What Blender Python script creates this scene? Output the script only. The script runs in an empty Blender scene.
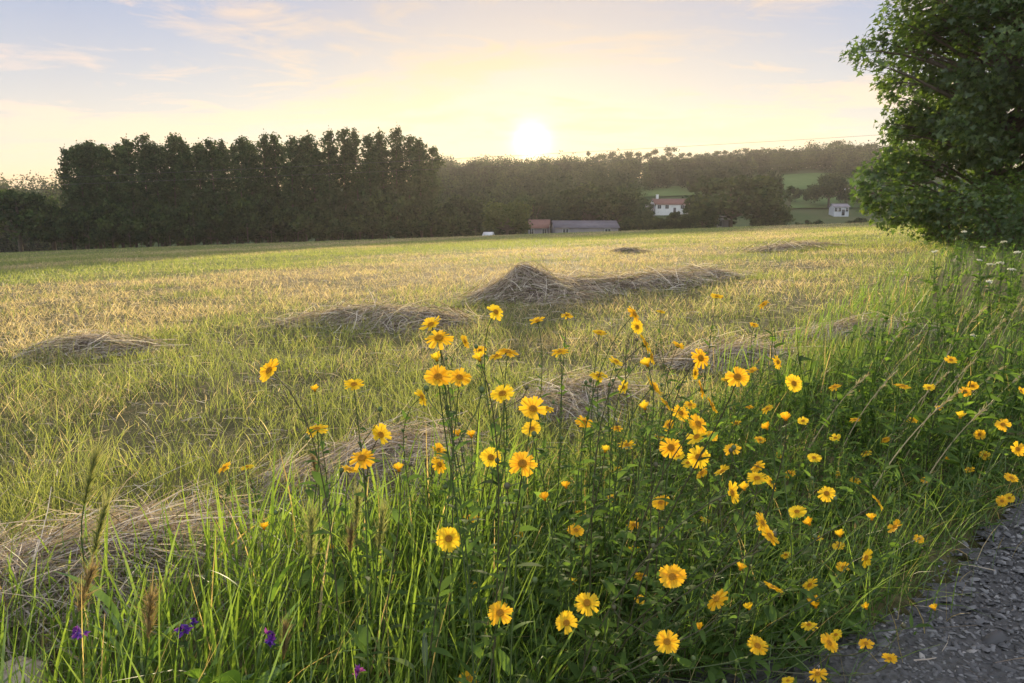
import bpy, math, random
import numpy as np

# ------------------------------------------------------------------ camera, sky, sun, exposure
SC = bpy.context.scene
COL = SC.collection
W_PX, H_PX, F_PX = 1024, 683, 731.0
EYE = 1.0
HORIZON = 225.0
PITCH = math.atan((341.5 - HORIZON) / F_PX)

cam = bpy.data.cameras.new("camera")
cam.sensor_width = 36.0
cam.lens = 36.0 * F_PX / W_PX
cam.clip_start = 0.02
cam.clip_end = 5000
cam_ob = bpy.data.objects.new("camera", cam)
COL.objects.link(cam_ob)
cam_ob.location = (0, 0, EYE)
cam_ob.rotation_euler = (math.pi / 2 - PITCH, 0, 0)
SC.camera = cam_ob


def ray(px, py):
    u = (px - 512.0) / F_PX
    v = (341.5 - py) / F_PX
    c, s = math.cos(PITCH), math.sin(PITCH)
    return np.array([u, c + v * s, -s + v * c])


SUN_DIR = ray(532, 141)
SUN_DIR /= np.linalg.norm(SUN_DIR)
SUN_EL = math.asin(SUN_DIR[2])
SUN_AZ = math.atan2(SUN_DIR[0], SUN_DIR[1])       # from +Y towards +X

sun = bpy.data.lights.new("sun", 'SUN')
sun.energy = 5.0
sun.angle = math.radians(0.6)
sun.color = (1.0, 0.80, 0.52)
sun_ob = bpy.data.objects.new("sun", sun)
COL.objects.link(sun_ob)
sun_ob.location = (20, 60, 60)
sun_ob.rotation_euler = (math.pi / 2 - SUN_EL, 0, math.pi - SUN_AZ)

SC.view_settings.view_transform = 'Standard'
SC.view_settings.look = 'None'
SC.view_settings.exposure = 0.95
SC.view_settings.gamma = 1.0
SC.view_settings.use_curve_mapping = False
SC.render.engine = 'CYCLES'
CY = SC.cycles
CY.max_bounces = 6
CY.diffuse_bounces = 3
CY.glossy_bounces = 2
CY.transmission_bounces = 4
CY.volume_bounces = 0
CY.transparent_max_bounces = 4
CY.sample_clamp_indirect = 4.0
CY.use_denoising = True
CY.use_adaptive_sampling = True
CY.adaptive_threshold = 0.015


class NT:
    """tiny node helper"""
    def __init__(self, tree):
        self.t = tree
        tree.nodes.clear()

    def n(self, typ, **kw):
        nd = self.t.nodes.new(typ)
        for k, v in kw.items():
            setattr(nd, k, v)
        return nd

    def link(self, a, b):
        self.t.links.new(a, b)

    def put(self, sock, v):
        if isinstance(v, bpy.types.NodeSocket):
            self.link(v, sock)
        elif v is not None:
            sock.default_value = v

    def math(self, op, a, b=None, c=None, clamp=False):
        nd = self.n('ShaderNodeMath', operation=op, use_clamp=clamp)
        self.put(nd.inputs[0], a)
        self.put(nd.inputs[1], b)
        self.put(nd.inputs[2], c)
        return nd.outputs[0]

    def vmath(self, op, a, b=None):
        nd = self.n('ShaderNodeVectorMath', operation=op)
        self.put(nd.inputs[0], a)
        self.put(nd.inputs[1], b)
        return nd

    def mix(self, f, a, b, mode='MIX'):
        nd = self.n('ShaderNodeMix', data_type='RGBA', blend_type=mode)
        self.put(nd.inputs[0], f)
        self.put(nd.inputs[6], a)
        self.put(nd.inputs[7], b)
        return nd.outputs[2]

    def ramp(self, f, stops, interp='LINEAR'):
        nd = self.n('ShaderNodeValToRGB')
        cr = nd.color_ramp
        cr.interpolation = interp
        while len(cr.elements) < len(stops):
            cr.elements.new(0.5)
        for e, (p, c) in zip(cr.elements, stops):
            e.position = p
            e.color = (c[0], c[1], c[2], 1)
        self.put(nd.inputs[0], f)
        return nd.outputs[0]

    def maprange(self, v, a, b, c=0.0, d=1.0, smooth=False):
        nd = self.n('ShaderNodeMapRange')
        if smooth:
            nd.interpolation_type = 'SMOOTHSTEP'
        self.put(nd.inputs[0], v)
        for i, x in enumerate((a, b, c, d)):
            nd.inputs[i + 1].default_value = x
        return nd.outputs[0]

    def noise(self, vec, scale, detail=4, rough=0.55, dist=0.0):
        nd = self.n('ShaderNodeTexNoise')
        nd.inputs['Scale'].default_value = scale
        nd.inputs['Detail'].default_value = detail
        nd.inputs['Roughness'].default_value = rough
        nd.inputs['Distortion'].default_value = dist
        if vec is not None:
            self.link(vec, nd.inputs['Vector'])
        return nd.outputs[0]


def C4(c):
    return (c[0], c[1], c[2], 1.0)


def make_world():
    w = bpy.data.worlds.new("World")
    SC.world = w
    w.use_nodes = True
    N = NT(w.node_tree)
    sky = N.n('ShaderNodeTexSky', sky_type='NISHITA')
    sky.sun_disc = False
    sky.sun_elevation = SUN_EL
    sky.sun_rotation = SUN_AZ
    sky.air_density = 1.0
    sky.dust_density = 0.03
    sky.ozone_density = 1.0
    bg = N.n('ShaderNodeBackground')
    bg.inputs[1].default_value = SKY_STRENGTH
    N.link(sky.outputs[0], bg.inputs[0])

    tc = N.n('ShaderNodeTexCoord')
    d = N.vmath('NORMALIZE', tc.outputs['Generated']).outputs[0]
    sep = N.n('ShaderNodeSeparateXYZ')
    N.link(d, sep.inputs[0])
    z = N.math('MAXIMUM', sep.outputs[2], 0.0)
    cosang = N.vmath('DOT_PRODUCT', d, tuple(SUN_DIR)).outputs['Value']
    ang = N.math('ARCCOSINE', N.math('MINIMUM', cosang, 0.999999))
    # aureole of the low sun in hazy air
    wide = N.math('EXPONENT', N.math('MULTIPLY', ang, -1 / 0.30))
    mid = N.math('EXPONENT', N.math('MULTIPLY', ang, -1 / 0.085))
    core = N.math('EXPONENT', N.math('MULTIPLY', N.math('POWER', N.math('DIVIDE', ang, 0.0135), 1.35), -1.0))
    up = N.math('GREATER_THAN', sep.outputs[2], -0.02)
    # high thin cloud, on a flat layer seen in perspective
    zz = N.math('ADD', z, 0.10)
    cx = N.math('DIVIDE', sep.outputs[0], zz)
    cy = N.math('DIVIDE', sep.outputs[1], zz)
    comb = N.n('ShaderNodeCombineXYZ')
    N.link(cx, comb.inputs[0])
    N.link(cy, comb.inputs[1])
    mp = N.n('ShaderNodeMapping')
    mp.inputs['Rotation'].default_value = (0, 0, math.radians(-38))
    mp.inputs['Scale'].default_value = (0.85, 1.5, 1.0)
    mp.inputs['Location'].default_value = (3.1, 1.7, 0)
    N.link(comb.outputs[0], mp.inputs[0])
    big = N.noise(mp.outputs[0], 0.6, 6, 0.60, 0.8)
    fine = N.noise(mp.outputs[0], 2.6, 8, 0.65, 1.4)
    cl = N.math('ADD', N.math('MULTIPLY', big, 0.68), N.math('MULTIPLY', fine, 0.32))
    cover = N.maprange(cl, 0.42, 0.585, 0.0, 1.0, True)
    # light in the cloud: warm near the sun, pale away from it
    warm = N.maprange(ang, 0.05, 0.75, 1.0, 0.0)
    ccol = N.ramp(warm, [(0.0, (0.78, 0.53, 0.46)), (0.35, (0.80, 0.47, 0.30)), (0.7, (0.72, 0.38, 0.12)), (1.0, (0.66, 0.32, 0.0))])
    hz = N.math('EXPONENT', N.math('MULTIPLY', z, -1 / 0.095))
    front = N.maprange(cosang, -0.3, 0.9, 0.4, 1.0)
    veil = N.math('MULTIPLY', N.math('MAXIMUM', N.math('MULTIPLY', cover, 0.9), N.math('MULTIPLY', hz, 0.95)), front)
    hcol = N.ramp(warm, [(0.0, (0.50, 0.06, 0.11)), (0.3, (0.56, 0.09, 0.02)), (0.65, (0.54, 0.17, 0.0)), (1.0, (0.52, 0.14, 0.0))])
    vcol = N.mix(hz, ccol, hcol)
    base = N.mix(N.maprange(z, 0.05, 0.33), C4((0.38, 0.26, 0.27)), C4((0.10, 0.15, 0.40)))
    base = N.mix(N.maprange(z, 0.33, 0.8), base, C4((0.80, 0.95, 1.25)))
    base = N.mix(N.maprange(cosang, -0.5, 0.85), C4((1.05, 1.15, 1.35)), base)
    base = N.mix(N.math('MULTIPLY', N.maprange(ang, 0.10, 0.50, 1.0, 0.0, True), 0.6), base, C4((0.62, 0.33, 0.12)))
    skyc = N.mix(veil, base, vcol)
    skyc = N.mix(N.math('MULTIPLY', mid, 0.22), skyc, C4((1.0, 0.62, 0.0)), 'ADD')
    skyc = N.mix(core, skyc, C4((6.0, 4.9, 2.8)), 'ADD')
    bg2 = N.n('ShaderNodeBackground')
    N.link(skyc, bg2.inputs[0])
    N.link(N.math('MULTIPLY', up, VEIL_STRENGTH), bg2.inputs[1])
    add = N.n('ShaderNodeAddShader')
    N.link(bg.outputs[0], add.inputs[0])
    N.link(bg2.outputs[0], add.inputs[1])
    out = N.n('ShaderNodeOutputWorld')
    N.link(add.outputs[0], out.inputs[0])


SKY_STRENGTH = 0.05
VEIL_STRENGTH = 0.46
make_world()

# ------------------------------------------------------------------ helpers
R = np.random.default_rng(7)
random.seed(7)


def smooth(x, a, b):
    t = np.clip((np.asarray(x, float) - a) / (b - a), 0, 1)
    return t * t * (3 - 2 * t)


_PERM = np.random.default_rng(3).random(65536)


def vnoise(x, y, s=1.0, seed=0):
    x = np.asarray(x, float) * s + seed * 17.3
    y = np.asarray(y, float) * s - seed * 9.7
    xi, yi = np.floor(x).astype(np.int64), np.floor(y).astype(np.int64)
    fx, fy = x - xi, y - yi
    fx, fy = fx * fx * (3 - 2 * fx), fy * fy * (3 - 2 * fy)

    def h(i, j):
        return _PERM[(i * 7919 + j * 104729 + seed * 31337) & 65535]
    return (h(xi, yi) * (1 - fx) + h(xi + 1, yi) * fx) * (1 - fy) + (h(xi, yi + 1) * (1 - fx) + h(xi + 1, yi + 1) * fx) * fy


def fbm(x, y, s=1.0, seed=0, o=4):
    v, a, tot = 0, 1.0, 0
    for k in range(o):
        v = v + a * vnoise(x, y, s * 2 ** k, seed + k)
        tot += a
        a *= 0.5
    return v / tot


def terrain(x, y):
    x = np.asarray(x, float)
    y = np.asarray(y, float)
    xs = np.clip(x, -130, 90)
    z = 0.036 * xs * smooth(np.hypot(x, y), 0.5, 12) - 0.75 * smooth(y, 5, 110)
    ye = 128 - 0.16 * x
    z = z - 3.2 * smooth(y - ye, 4, 50)
    u = x / np.maximum(y, 1.0)
    amp = 31 + 3.5 * smooth(u, 0.12, 0.42) - 1.5 * np.sin(u * 9)
    z = z + amp * smooth(y, 205, 475) + (fbm(x, y, 0.011, 5, 3) - 0.5) * 9 * smooth(y, 220, 420)
    z = z + (fbm(x, y, 0.35, 11, 3) - 0.5) * 0.10 * smooth(y, 1.5, 6)
    return z


def ground_at(px, py):
    d = ray(px, py)
    lo, hi = 0.3, 400.0
    prev = 0.3
    for t in np.geomspace(0.3, 400, 400):
        if EYE + d[2] * t < terrain(d[0] * t, d[1] * t):
            lo, hi = prev, t
            break
        prev = t
    for _ in range(30):
        m = 0.5 * (lo + hi)
        if EYE + d[2] * m < terrain(d[0] * m, d[1] * m):
            hi = m
        else:
            lo = m
    return np.array([d[0] * hi, d[1] * hi])


def at(px, py, y):
    d = ray(px, py)
    return np.array([0, 0, EYE]) + d * (y / d[1])


def np_mesh(name, verts, faces, attrs=None, mat=None, parent=None, smooth_shade=False):
    """faces: an int array (n,k) or a list of such arrays; ONE mesh object"""
    if not isinstance(faces, list):
        faces = [faces]
    faces = [np.asarray(f, np.int32) for f in faces if len(f)]
    me = bpy.data.meshes.new(name)
    verts = np.asarray(verts, np.float32)
    me.vertices.add(len(verts))
    me.vertices.foreach_set('co', verts.ravel())
    loops = np.concatenate([f.ravel() for f in faces])
    sizes = np.concatenate([np.full(len(f), f.shape[1], np.int32) for f in faces])
    starts = np.concatenate([[0], np.cumsum(sizes)[:-1]]).astype(np.int32)
    me.loops.add(len(loops))
    me.loops.foreach_set('vertex_index', loops)
    me.polygons.add(len(sizes))
    me.polygons.foreach_set('loop_start', starts)
    me.polygons.foreach_set('loop_total', sizes)
    if smooth_shade:
        me.polygons.foreach_set('use_smooth', np.ones(len(sizes), bool))
    for k, v in (attrs or {}).items():
        a = me.attributes.new(k, 'FLOAT', 'POINT')
        a.data.foreach_set('value', np.asarray(v, np.float32))
    me.update(calc_edges=True)
    if mat:
        me.materials.append(mat)
    ob = bpy.data.objects.new(name, me)
    COL.objects.link(ob)
    if parent is not None:
        ob.parent = parent
    return ob


def tag(o, label=None, cat=None, group=None, kind=None):
    if label:
        o['label'] = label
    if cat:
        o['category'] = cat
    if group:
        o['group'] = group
    if kind:
        o['kind'] = kind
    return o


def empty(name, loc, label, cat, group=None):
    o = bpy.data.objects.new(name, None)
    o.empty_display_size = 0.1
    COL.objects.link(o)
    o.location = loc
    return tag(o, label, cat, group)


class Bag:
    """collects vertex and face arrays into one mesh"""
    def __init__(self):
        self.v, self.f, self.a, self.n = [], {}, {}, 0

    def add(self, v, f, **attrs):
        v = np.asarray(v, float).reshape(-1, 3)
        f = np.asarray(f, int)
        self.v.append(v)
        self.f.setdefault(f.shape[1], []).append(f + self.n)
        self.n += len(v)
        for k in ('rnd', 't', 'dry'):
            x = attrs.get(k, 0.5)
            self.a.setdefault(k, []).append(np.broadcast_to(np.asarray(x, float), (len(v),)))
        return self

    def build(self, name, mat, parent=None, smooth_shade=False):
        return np_mesh(name, np.concatenate(self.v), [np.concatenate(x) for x in self.f.values()],
                       {k: np.concatenate(x) for k, x in self.a.items()}, mat, parent, smooth_shade)


def unit(v):
    return v / np.maximum(np.linalg.norm(v, axis=-1, keepdims=True), 1e-9)


def ribbons(P, D, B, L, Wd, S, rng, side=None, shape='blade'):
    """curved tapering strips; returns verts, quads, t, strip index"""
    n = len(P)
    L = np.broadcast_to(np.asarray(L, float), (n,))
    Wd = np.broadcast_to(np.asarray(Wd, float), (n,))
    t = np.linspace(0, 1, S + 1)
    c = P[:, None, :] + D[:, None, :] * (L[:, None] * t)[:, :, None] + B[:, None, :] * (L[:, None] * t ** 2)[:, :, None]
    if side is None:
        side = rng.normal(size=(n, 3))
    sd = unit(np.cross(D, side))
    if shape == 'blade':
        wt = np.clip((1 - t) ** 0.7, 0.06, 1) * (0.6 + 0.4 * np.sin(np.clip(t * 3.2, 0, np.pi / 2)))
    elif shape == 'straw':
        wt = np.where(t < 1, 1.0, 0.6)
    else:
        wt = np.clip(np.sin(np.pi * (0.10 + 0.88 * t) ** 0.8), 0.05, 1)
    off = sd[:, None, :] * (Wd[:, None] * wt * 0.5)[:, :, None]
    v = np.stack([c - off, c + off], axis=2).reshape(n, -1, 3)
    k = 2 * (S + 1)
    q = np.array([[2 * s, 2 * s + 1, 2 * s + 3, 2 * s + 2] for s in range(S)])
    f = (np.arange(n)[:, None, None] * k + q[None]).reshape(-1, 4)
    tt = np.broadcast_to(np.repeat(t, 2), (n, k)).ravel()
    idx = np.repeat(np.arange(n), k)
    return v.reshape(-1, 3), f, tt, idx


def tube(pts, radii, sides=6):
    pts = np.asarray(pts, float)
    radii = np.broadcast_to(np.asarray(radii, float), (len(pts),))
    tan = unit(np.gradient(pts, axis=0))
    ref = np.array([0.31, 0.95, 0.05]) if abs(tan[0][2]) > 0.6 else np.array([0.05, 0.1, 1.0])
    a = unit(np.cross(tan, ref))
    b = np.cross(tan, a)
    th = np.arange(sides) * 2 * np.pi / sides
    v = pts[:, None, :] + radii[:, None, None] * (a[:, None, :] * np.cos(th)[None, :, None] + b[:, None, :] * np.sin(th)[None, :, None])
    m = len(pts)
    i, j = np.meshgrid(np.arange(m - 1), np.arange(sides), indexing='ij')
    j2 = (j + 1) % sides
    f = np.stack([i * sides + j, i * sides + j2, (i + 1) * sides + j2, (i + 1) * sides + j], -1).reshape(-1, 4)
    return v.reshape(-1, 3), f


def bez(p0, p1, p2, p3, n=8):
    t = np.linspace(0, 1, n)[:, None]
    return (1 - t) ** 3 * p0 + 3 * (1 - t) ** 2 * t * p1 + 3 * (1 - t) * t ** 2 * p2 + t ** 3 * p3


def box(x0, x1, y0, y1, z0, z1):
    v = np.array([[x, y, z] for z in (z0, z1) for y in (y0, y1) for x in (x0, x1)], float)
    f = np.array([[0, 2, 3, 1], [4, 5, 7, 6], [0, 1, 5, 4], [2, 6, 7, 3], [0, 4, 6, 2], [1, 3, 7, 5]])
    return v, f


# ------------------------------------------------------------------ materials
def new_mat(name):
    m = bpy.data.materials.new(name)
    m.use_nodes = True
    return m, NT(m.node_tree)


def attr(N, name):
    return N.n('ShaderNodeAttribute', attribute_name=name).outputs['Fac']


def finish(N, shader):
    o = N.n('ShaderNodeOutputMaterial')
    N.link(shader, o.inputs[0])


def leaf_shader(N, col, trans=None, tfac=0.45, gloss=0.05, rough=0.45):
    df = N.n('ShaderNodeBsdfDiffuse')
    N.put(df.inputs[0], col)
    tr = N.n('ShaderNodeBsdfTranslucent')
    N.put(tr.inputs[0], trans if trans is not None else col)
    mx = N.n('ShaderNodeMixShader')
    mx.inputs[0].default_value = tfac
    N.link(df.outputs[0], mx.inputs[1])
    N.link(tr.outputs[0], mx.inputs[2])
    if gloss > 0:
        g = N.n('ShaderNodeBsdfGlossy')
        g.inputs['Roughness'].default_value = rough
        g.inputs['Color'].default_value = (0.9, 0.9, 0.9, 1)
        m2 = N.n('ShaderNodeMixShader')
        m2.inputs[0].default_value = gloss
        N.link(mx.outputs[0], m2.inputs[1])
        N.link(g.outputs[0], m2.inputs[2])
        return m2.outputs[0]
    return mx.outputs[0]


def mat_grass(name, greens, drys, tips=0.25, tfac=0.5, tgain=1.6, gloss=0.05):
    """blades: green or dry by 'dry', tone by 'rnd'; light comes through them"""
    m, N = new_mat(name)
    r, d, t = attr(N, 'rnd'), attr(N, 'dry'), attr(N, 't')
    g = N.ramp(r, greens)
    y = N.ramp(r, drys)
    f = N.math('ADD', d, N.math('MULTIPLY', t, tips), clamp=True)
    col = N.mix(f, g, y)
    tr = N.mix(1.0, col, C4((tgain * 1.12, tgain * 1.05, tgain * 0.62)), 'MULTIPLY')
    finish(N, leaf_shader(N, col, tr, tfac, gloss))
    return m


def mat_leaf(name, stops, tgain=1.5, tfac=0.4, gloss=0.05, rough=0.45):
    m, N = new_mat(name)
    r = attr(N, 'rnd')
    col = N.ramp(r, stops)
    tr = N.mix(1.0, col, C4((tgain * 1.15, tgain * 1.1, tgain * 0.6)), 'MULTIPLY')
    finish(N, leaf_shader(N, col, tr, tfac, gloss, rough))
    return m


def mat_plain(name, stops, scale=3.0, rough=0.85, bump=0.0, detail=6, coord='Object', spec=0.3):
    m, N = new_mat(name)
    tc = N.n('ShaderNodeTexCoord')
    no = N.noise(tc.outputs[coord], scale, detail, 0.6)
    col = N.ramp(no, stops)
    p = N.n('ShaderNodeBsdfPrincipled')
    N.link(col, p.inputs['Base Color'])
    p.inputs['Roughness'].default_value = rough
    p.inputs['Specular IOR Level'].default_value = spec
    if bump:
        b = N.n('ShaderNodeBump')
        b.inputs['Strength'].default_value = bump
        N.link(no, b.inputs['Height'])
        N.link(b.outputs[0], p.inputs['Normal'])
    finish(N, p.outputs[0])
    return m


MOWN = mat_grass('mown_grass_blades',
                 [(0.0, (0.055, 0.088, 0.020)), (0.5, (0.112, 0.152, 0.032)), (1.0, (0.20, 0.235, 0.06))],
                 [(0.0, (0.16, 0.125, 0.085)), (0.5, (0.29, 0.24, 0.155)), (1.0, (0.46, 0.40, 0.28))], 0.20, 0.58, 2.45)
TALL = mat_grass('tall_grass_blades',
                 [(0.0, (0.028, 0.062, 0.010)), (0.55, (0.065, 0.130, 0.020)), (1.0, (0.13, 0.21, 0.032))],
                 [(0.0, (0.16, 0.12, 0.05)), (1.0, (0.40, 0.32, 0.16))], 0.05, 0.55, 1.9)
STRAW = mat_grass('cut_hay_straw',
                  [(0.0, (0.14, 0.16, 0.05)), (1.0, (0.24, 0.25, 0.09))],
                  [(0.0, (0.13, 0.095, 0.07)), (0.40, (0.38, 0.31, 0.25)), (0.8, (0.58, 0.50, 0.41)), (1.0, (0.76, 0.69, 0.58))], 0.0, 0.30, 1.1, 0.03)
HERB = mat_leaf('daisy_leaves', [(0.0, (0.040, 0.075, 0.018)), (0.5, (0.080, 0.145, 0.028)), (1.0, (0.13, 0.22, 0.042))], 2.0, 0.5, 0.015, 0.6)
STEM = mat_leaf('green_stems', [(0.0, (0.055, 0.085, 0.026)), (1.0, (0.12, 0.17, 0.05))], 1.0, 0.15, 0.04)
DARKSTEM = mat_leaf('brown_green_stems', [(0.0, (0.06, 0.06, 0.03)), (1.0, (0.11, 0.105, 0.05))], 1.0, 0.1, 0.04)
m, N = new_mat('yellow_petals')
oi = N.n('ShaderNodeObjectInfo')
pc = N.ramp(attr(N, 'rnd'), [(0.0, (0.80, 0.38, 0.006)), (0.5, (0.88, 0.48, 0.008)), (1.0, (0.92, 0.60, 0.02))])
pc = N.mix(N.math('MULTIPLY', N.math('POWER', oi.outputs['Random'], 1.6), 0.85), pc, C4((0.90, 0.66, 0.020)))
finish(N, leaf_shader(N, pc, pc, 0.42, 0.02, 0.6))
PETAL = m
DISC = mat_leaf('orange_disc', [(0.0, (0.30, 0.13, 0.008)), (1.0, (0.66, 0.32, 0.012))], 1.0, 0.1, 0.02)
BUDG = mat_leaf('green_buds', [(0.0, (0.09, 0.15, 0.035)), (1.0, (0.17, 0.23, 0.06))], 1.2, 0.2)
BARK = mat_plain('tree_bark', [(0.3, (0.055, 0.042, 0.030)), (0.7, (0.14, 0.115, 0.085))], 6.0, 0.9, 0.5)

# ------------------------------------------------------------------ lines of the place on the ground
PATH_EDGE = np.array([[-2.6, -0.75], [-1.2, 0.1], [-0.35, 0.70]] +
                     [list(ground_at(px, py)) for px, py in ((640, 700), (815, 676), (872, 640), (935, 585), (975, 545), (1022, 508))] +
                     [[3.3, 3.75], [6.2, 5.9], [14, 11.0], [30, 20]])
VERGE_EDGE = np.array([[-3.0, 1.15], [-1.55, 1.55], [-0.65, 2.1]] +
                      [list(ground_at(px, py)) for px, py in ((520, 500), (640, 440), (740, 400), (830, 358), (880, 320), (915, 285), (935, 258))] +
                      [[18.5, 30], [30, 48], [48, 75]])


def side_of(line, x, y):
    """signed distance to a polyline, positive on its left (field) side"""
    x = np.asarray(x, float).ravel()
    y = np.asarray(y, float).ravel()
    best = np.full(len(x), 1e9)
    sgn = np.zeros(len(x))
    for (ax, ay), (bx, by) in zip(line[:-1], line[1:]):
        dx, dy = bx - ax, by - ay
        t = np.clip(((x - ax) * dx + (y - ay) * dy) / (dx * dx + dy * dy), 0, 1)
        qx, qy = x - ax - t * dx, y - ay - t * dy
        d = np.hypot(qx, qy)
        s = np.sign(dx * qy - dy * qx)
        m = d < best
        best[m] = d[m]
        sgn[m] = s[m]
    return best * sgn


def dryness(x, y):
    q = 0.89 * x - 0.45 * y
    w = (fbm(x, y, 0.12, 21, 3) - 0.5) * 3.5
    kx = [-90, -62, -50, -38, -30, -24, -19, -14, -9, -6.5, -5, -3.6, -2.2, 0, 2, 5]
    ky = [.30, .66, .20, .66, .18, .05, .32, .72, .62, .56, .60, .42, .40, .36, .22, .12]
    b = np.interp(q + w, kx, ky)
    n = fbm(x, y, 0.45, 31, 4)
    n2 = fbm(x, y, 0.07, 37, 2)
    return np.clip(b + (n - 0.5) * 1.3 + (n2 - 0.5) * 0.7, 0, 1)


# ------------------------------------------------------------------ ground sheet, path
def axis_cells(segs):
    out = []
    for a, b, s in segs:
        out += list(np.arange(a, b, s))
    out.append(segs[-1][1])
    return np.array(out)


GX = axis_cells([(-760, -140, 20), (-140, -40, 5), (-40, -10, 1.0), (-10, -4, 0.4), (-4, 5, 0.12), (5, 14, 0.4), (14, 40, 1.0), (40, 140, 5), (140, 760, 20)])
GY = axis_cells([(-140, -20, 15), (-20, -2, 1.5), (-2, 6, 0.12), (6, 14, 0.4), (14, 50, 1.0), (50, 200, 4), (200, 520, 8), (520, 720, 25)])
gx, gy = np.meshgrid(GX, GY)
ps = side_of(PATH_EDGE, gx, gy).reshape(gx.shape)
gz = terrain(gx, gy) - 0.07 * smooth(-ps, -0.14, 0.04)
nx, ny = len(GX), len(GY)
ii, jj = np.meshgrid(np.arange(ny - 1), np.arange(nx - 1), indexing='ij')
gf = np.stack([ii * nx + jj, ii * nx + jj + 1, (ii + 1) * nx + jj + 1, (ii + 1) * nx + jj], -1).reshape(-1, 4)

m, N = new_mat('field_soil_and_thatch')
geo = N.n('ShaderNodeNewGeometry')
pos = geo.outputs['Position']
n1 = N.noise(pos, 1.3, 6, 0.65)
n2 = N.noise(pos, 38.0, 5, 0.7)
near = N.ramp(N.math('ADD', N.math('MULTIPLY', n1, 0.5), N.math('MULTIPLY', n2, 0.5)),
              [(0.30, (0.045, 0.040, 0.018)), (0.50, (0.105, 0.100, 0.040)), (0.68, (0.24, 0.19, 0.10))])
dr = attr(N, 'dry')
far = N.mix(N.math('ADD', dr, N.math('MULTIPLY', N.math('SUBTRACT', n2, 0.5), 0.6), clamp=True),
            C4((0.085, 0.120, 0.028)), C4((0.26, 0.20, 0.10)))
sp = N.n('ShaderNodeSeparateXYZ')
N.link(pos, sp.inputs[0])
col = N.mix(N.maprange(sp.outputs[1], 6, 22, 0, 1, True), near, far)
n3 = N.noise(pos, 0.018, 4, 0.6)
hill = N.ramp(n3, [(0.35, (0.040, 0.062, 0.022)), (0.5, (0.060, 0.090, 0.028)), (0.65, (0.10, 0.10, 0.045))])
col = N.mix(N.maprange(sp.outputs[1], 150, 190, 0, 1, True), col, hill)
p = N.n('ShaderNodeBsdfPrincipled')
N.link(col, p.inputs['Base Color'])
p.inputs['Roughness'].default_value = 0.95
p.inputs['Specular IOR Level'].default_value = 0.1
b = N.n('ShaderNodeBump')
b.inputs['Strength'].default_value = 0.8
b.inputs['Distance'].default_value = 0.03
N.link(n2, b.inputs['Height'])
N.link(b.outputs[0], p.inputs['Normal'])
finish(N, p.outputs[0])
g = np_mesh('field_ground', np.stack([gx, gy, gz], -1).reshape(-1, 3), gf, {'dry': dryness(gx.ravel(), gy.ravel())}, m, None, True)
tag(g, 'mown hay field of green and straw coloured strips sloping away to the valley', 'field', None, 'structure')

# path: a sheet a little above the sunk ground, with crushed slate on it
kx, ky = np.meshgrid(np.arange(-3, 6.6, 0.045), np.arange(-2.0, 6.0, 0.045))
kd = side_of(PATH_EDGE, kx, ky).reshape(kx.shape)
kd = kd + (fbm(kx, ky, 2.2, 41, 3) - 0.5) * 0.22
ok = (kd < 0.07) & (kd > -3.2)
cell = ok[:-1, :-1] & ok[1:, :-1] & ok[1:, 1:] & ok[:-1, 1:]
idx = np.arange(kx.size).reshape(kx.shape)
kf = np.stack([idx[:-1, :-1], idx[:-1, 1:], idx[1:, 1:], idx[1:, :-1]], -1)[cell]
kz = terrain(kx, ky) - 0.015 + (fbm(kx, ky, 1.5, 43, 3) - 0.5) * 0.02
used, inv = np.unique(kf, return_inverse=True)
m, N = new_mat('slate_path')
geo = N.n('ShaderNodeNewGeometry')
vo = N.n('ShaderNodeTexVoronoi')
vo.inputs['Scale'].default_value = 55
N.link(geo.outputs['Position'], vo.inputs['Vector'])
no = N.noise(geo.outputs['Position'], 4.0, 8, 0.7)
cc = N.ramp(N.math('ADD', N.math('MULTIPLY', no, 0.7), N.math('MULTIPLY', vo.outputs['Distance'], 0.35)),
            [(0.3, (0.040, 0.038, 0.034)), (0.6, (0.080, 0.077, 0.071)), (0.85, (0.13, 0.125, 0.118))])
p = N.n('ShaderNodeBsdfPrincipled')
N.link(cc, p.inputs['Base Color'])
p.inputs['Roughness'].default_value = 0.75
b = N.n('ShaderNodeBump')
b.inputs['Strength'].default_value = 0.9
b.inputs['Distance'].default_value = 0.012
N.link(vo.outputs['Distance'], b.inputs['Height'])
N.link(b.outputs[0], p.inputs['Normal'])
finish(N, p.outputs[0])
pth = np_mesh('gravel_path', np.stack([kx, ky, kz], -1).reshape(-1, 3)[used], inv.reshape(-1, 4), None, m, None, True)
tag(pth, 'grey crushed slate path running past the flowering verge', 'path', None, 'structure')

# loose slate chips: nobody could count them
rng = np.random.default_rng(101)
n = 170000
x = rng.uniform(-0.5, 5.0, n)
y = rng.uniform(0.4, 4.8, n)
d_ = side_of(PATH_EDGE, x, y) + (fbm(x, y, 2.2, 41, 3) - 0.5) * 0.22
keep = (d_ < 0.10) & (d_ > -2.6) & (np.hypot(x, y) > 0.9) & (rng.random(n) < np.where(d_ > 0, 0.25, 1.0)) & (np.abs(x) < 0.8 * y + 0.3)
x, y = x[keep], y[keep]
n = len(x)
s = np.exp(rng.normal(-5.5, 0.52, n))
z = terrain(x, y) - 0.012 + s * 0.15 - 0.02 * (d_[keep] > 0.06)
base = np.array([[-1, -.7, -.3], [1, -.8, -.3], [.9, .7, -.3], [-.8, .8, -.3], [-.8, -.5, .3], [.75, -.6, .3], [.7, .55, .3], [-.6, .6, .3]])
bv = base[None] * (1 + rng.normal(0, .22, (n, 8, 3)))
bv = bv * s[:, None, None] * np.stack([rng.uniform(.7, 1.7, n), rng.uniform(.5, 1.0, n), rng.uniform(.35, .9, n)], -1)[:, None, :]
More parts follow.
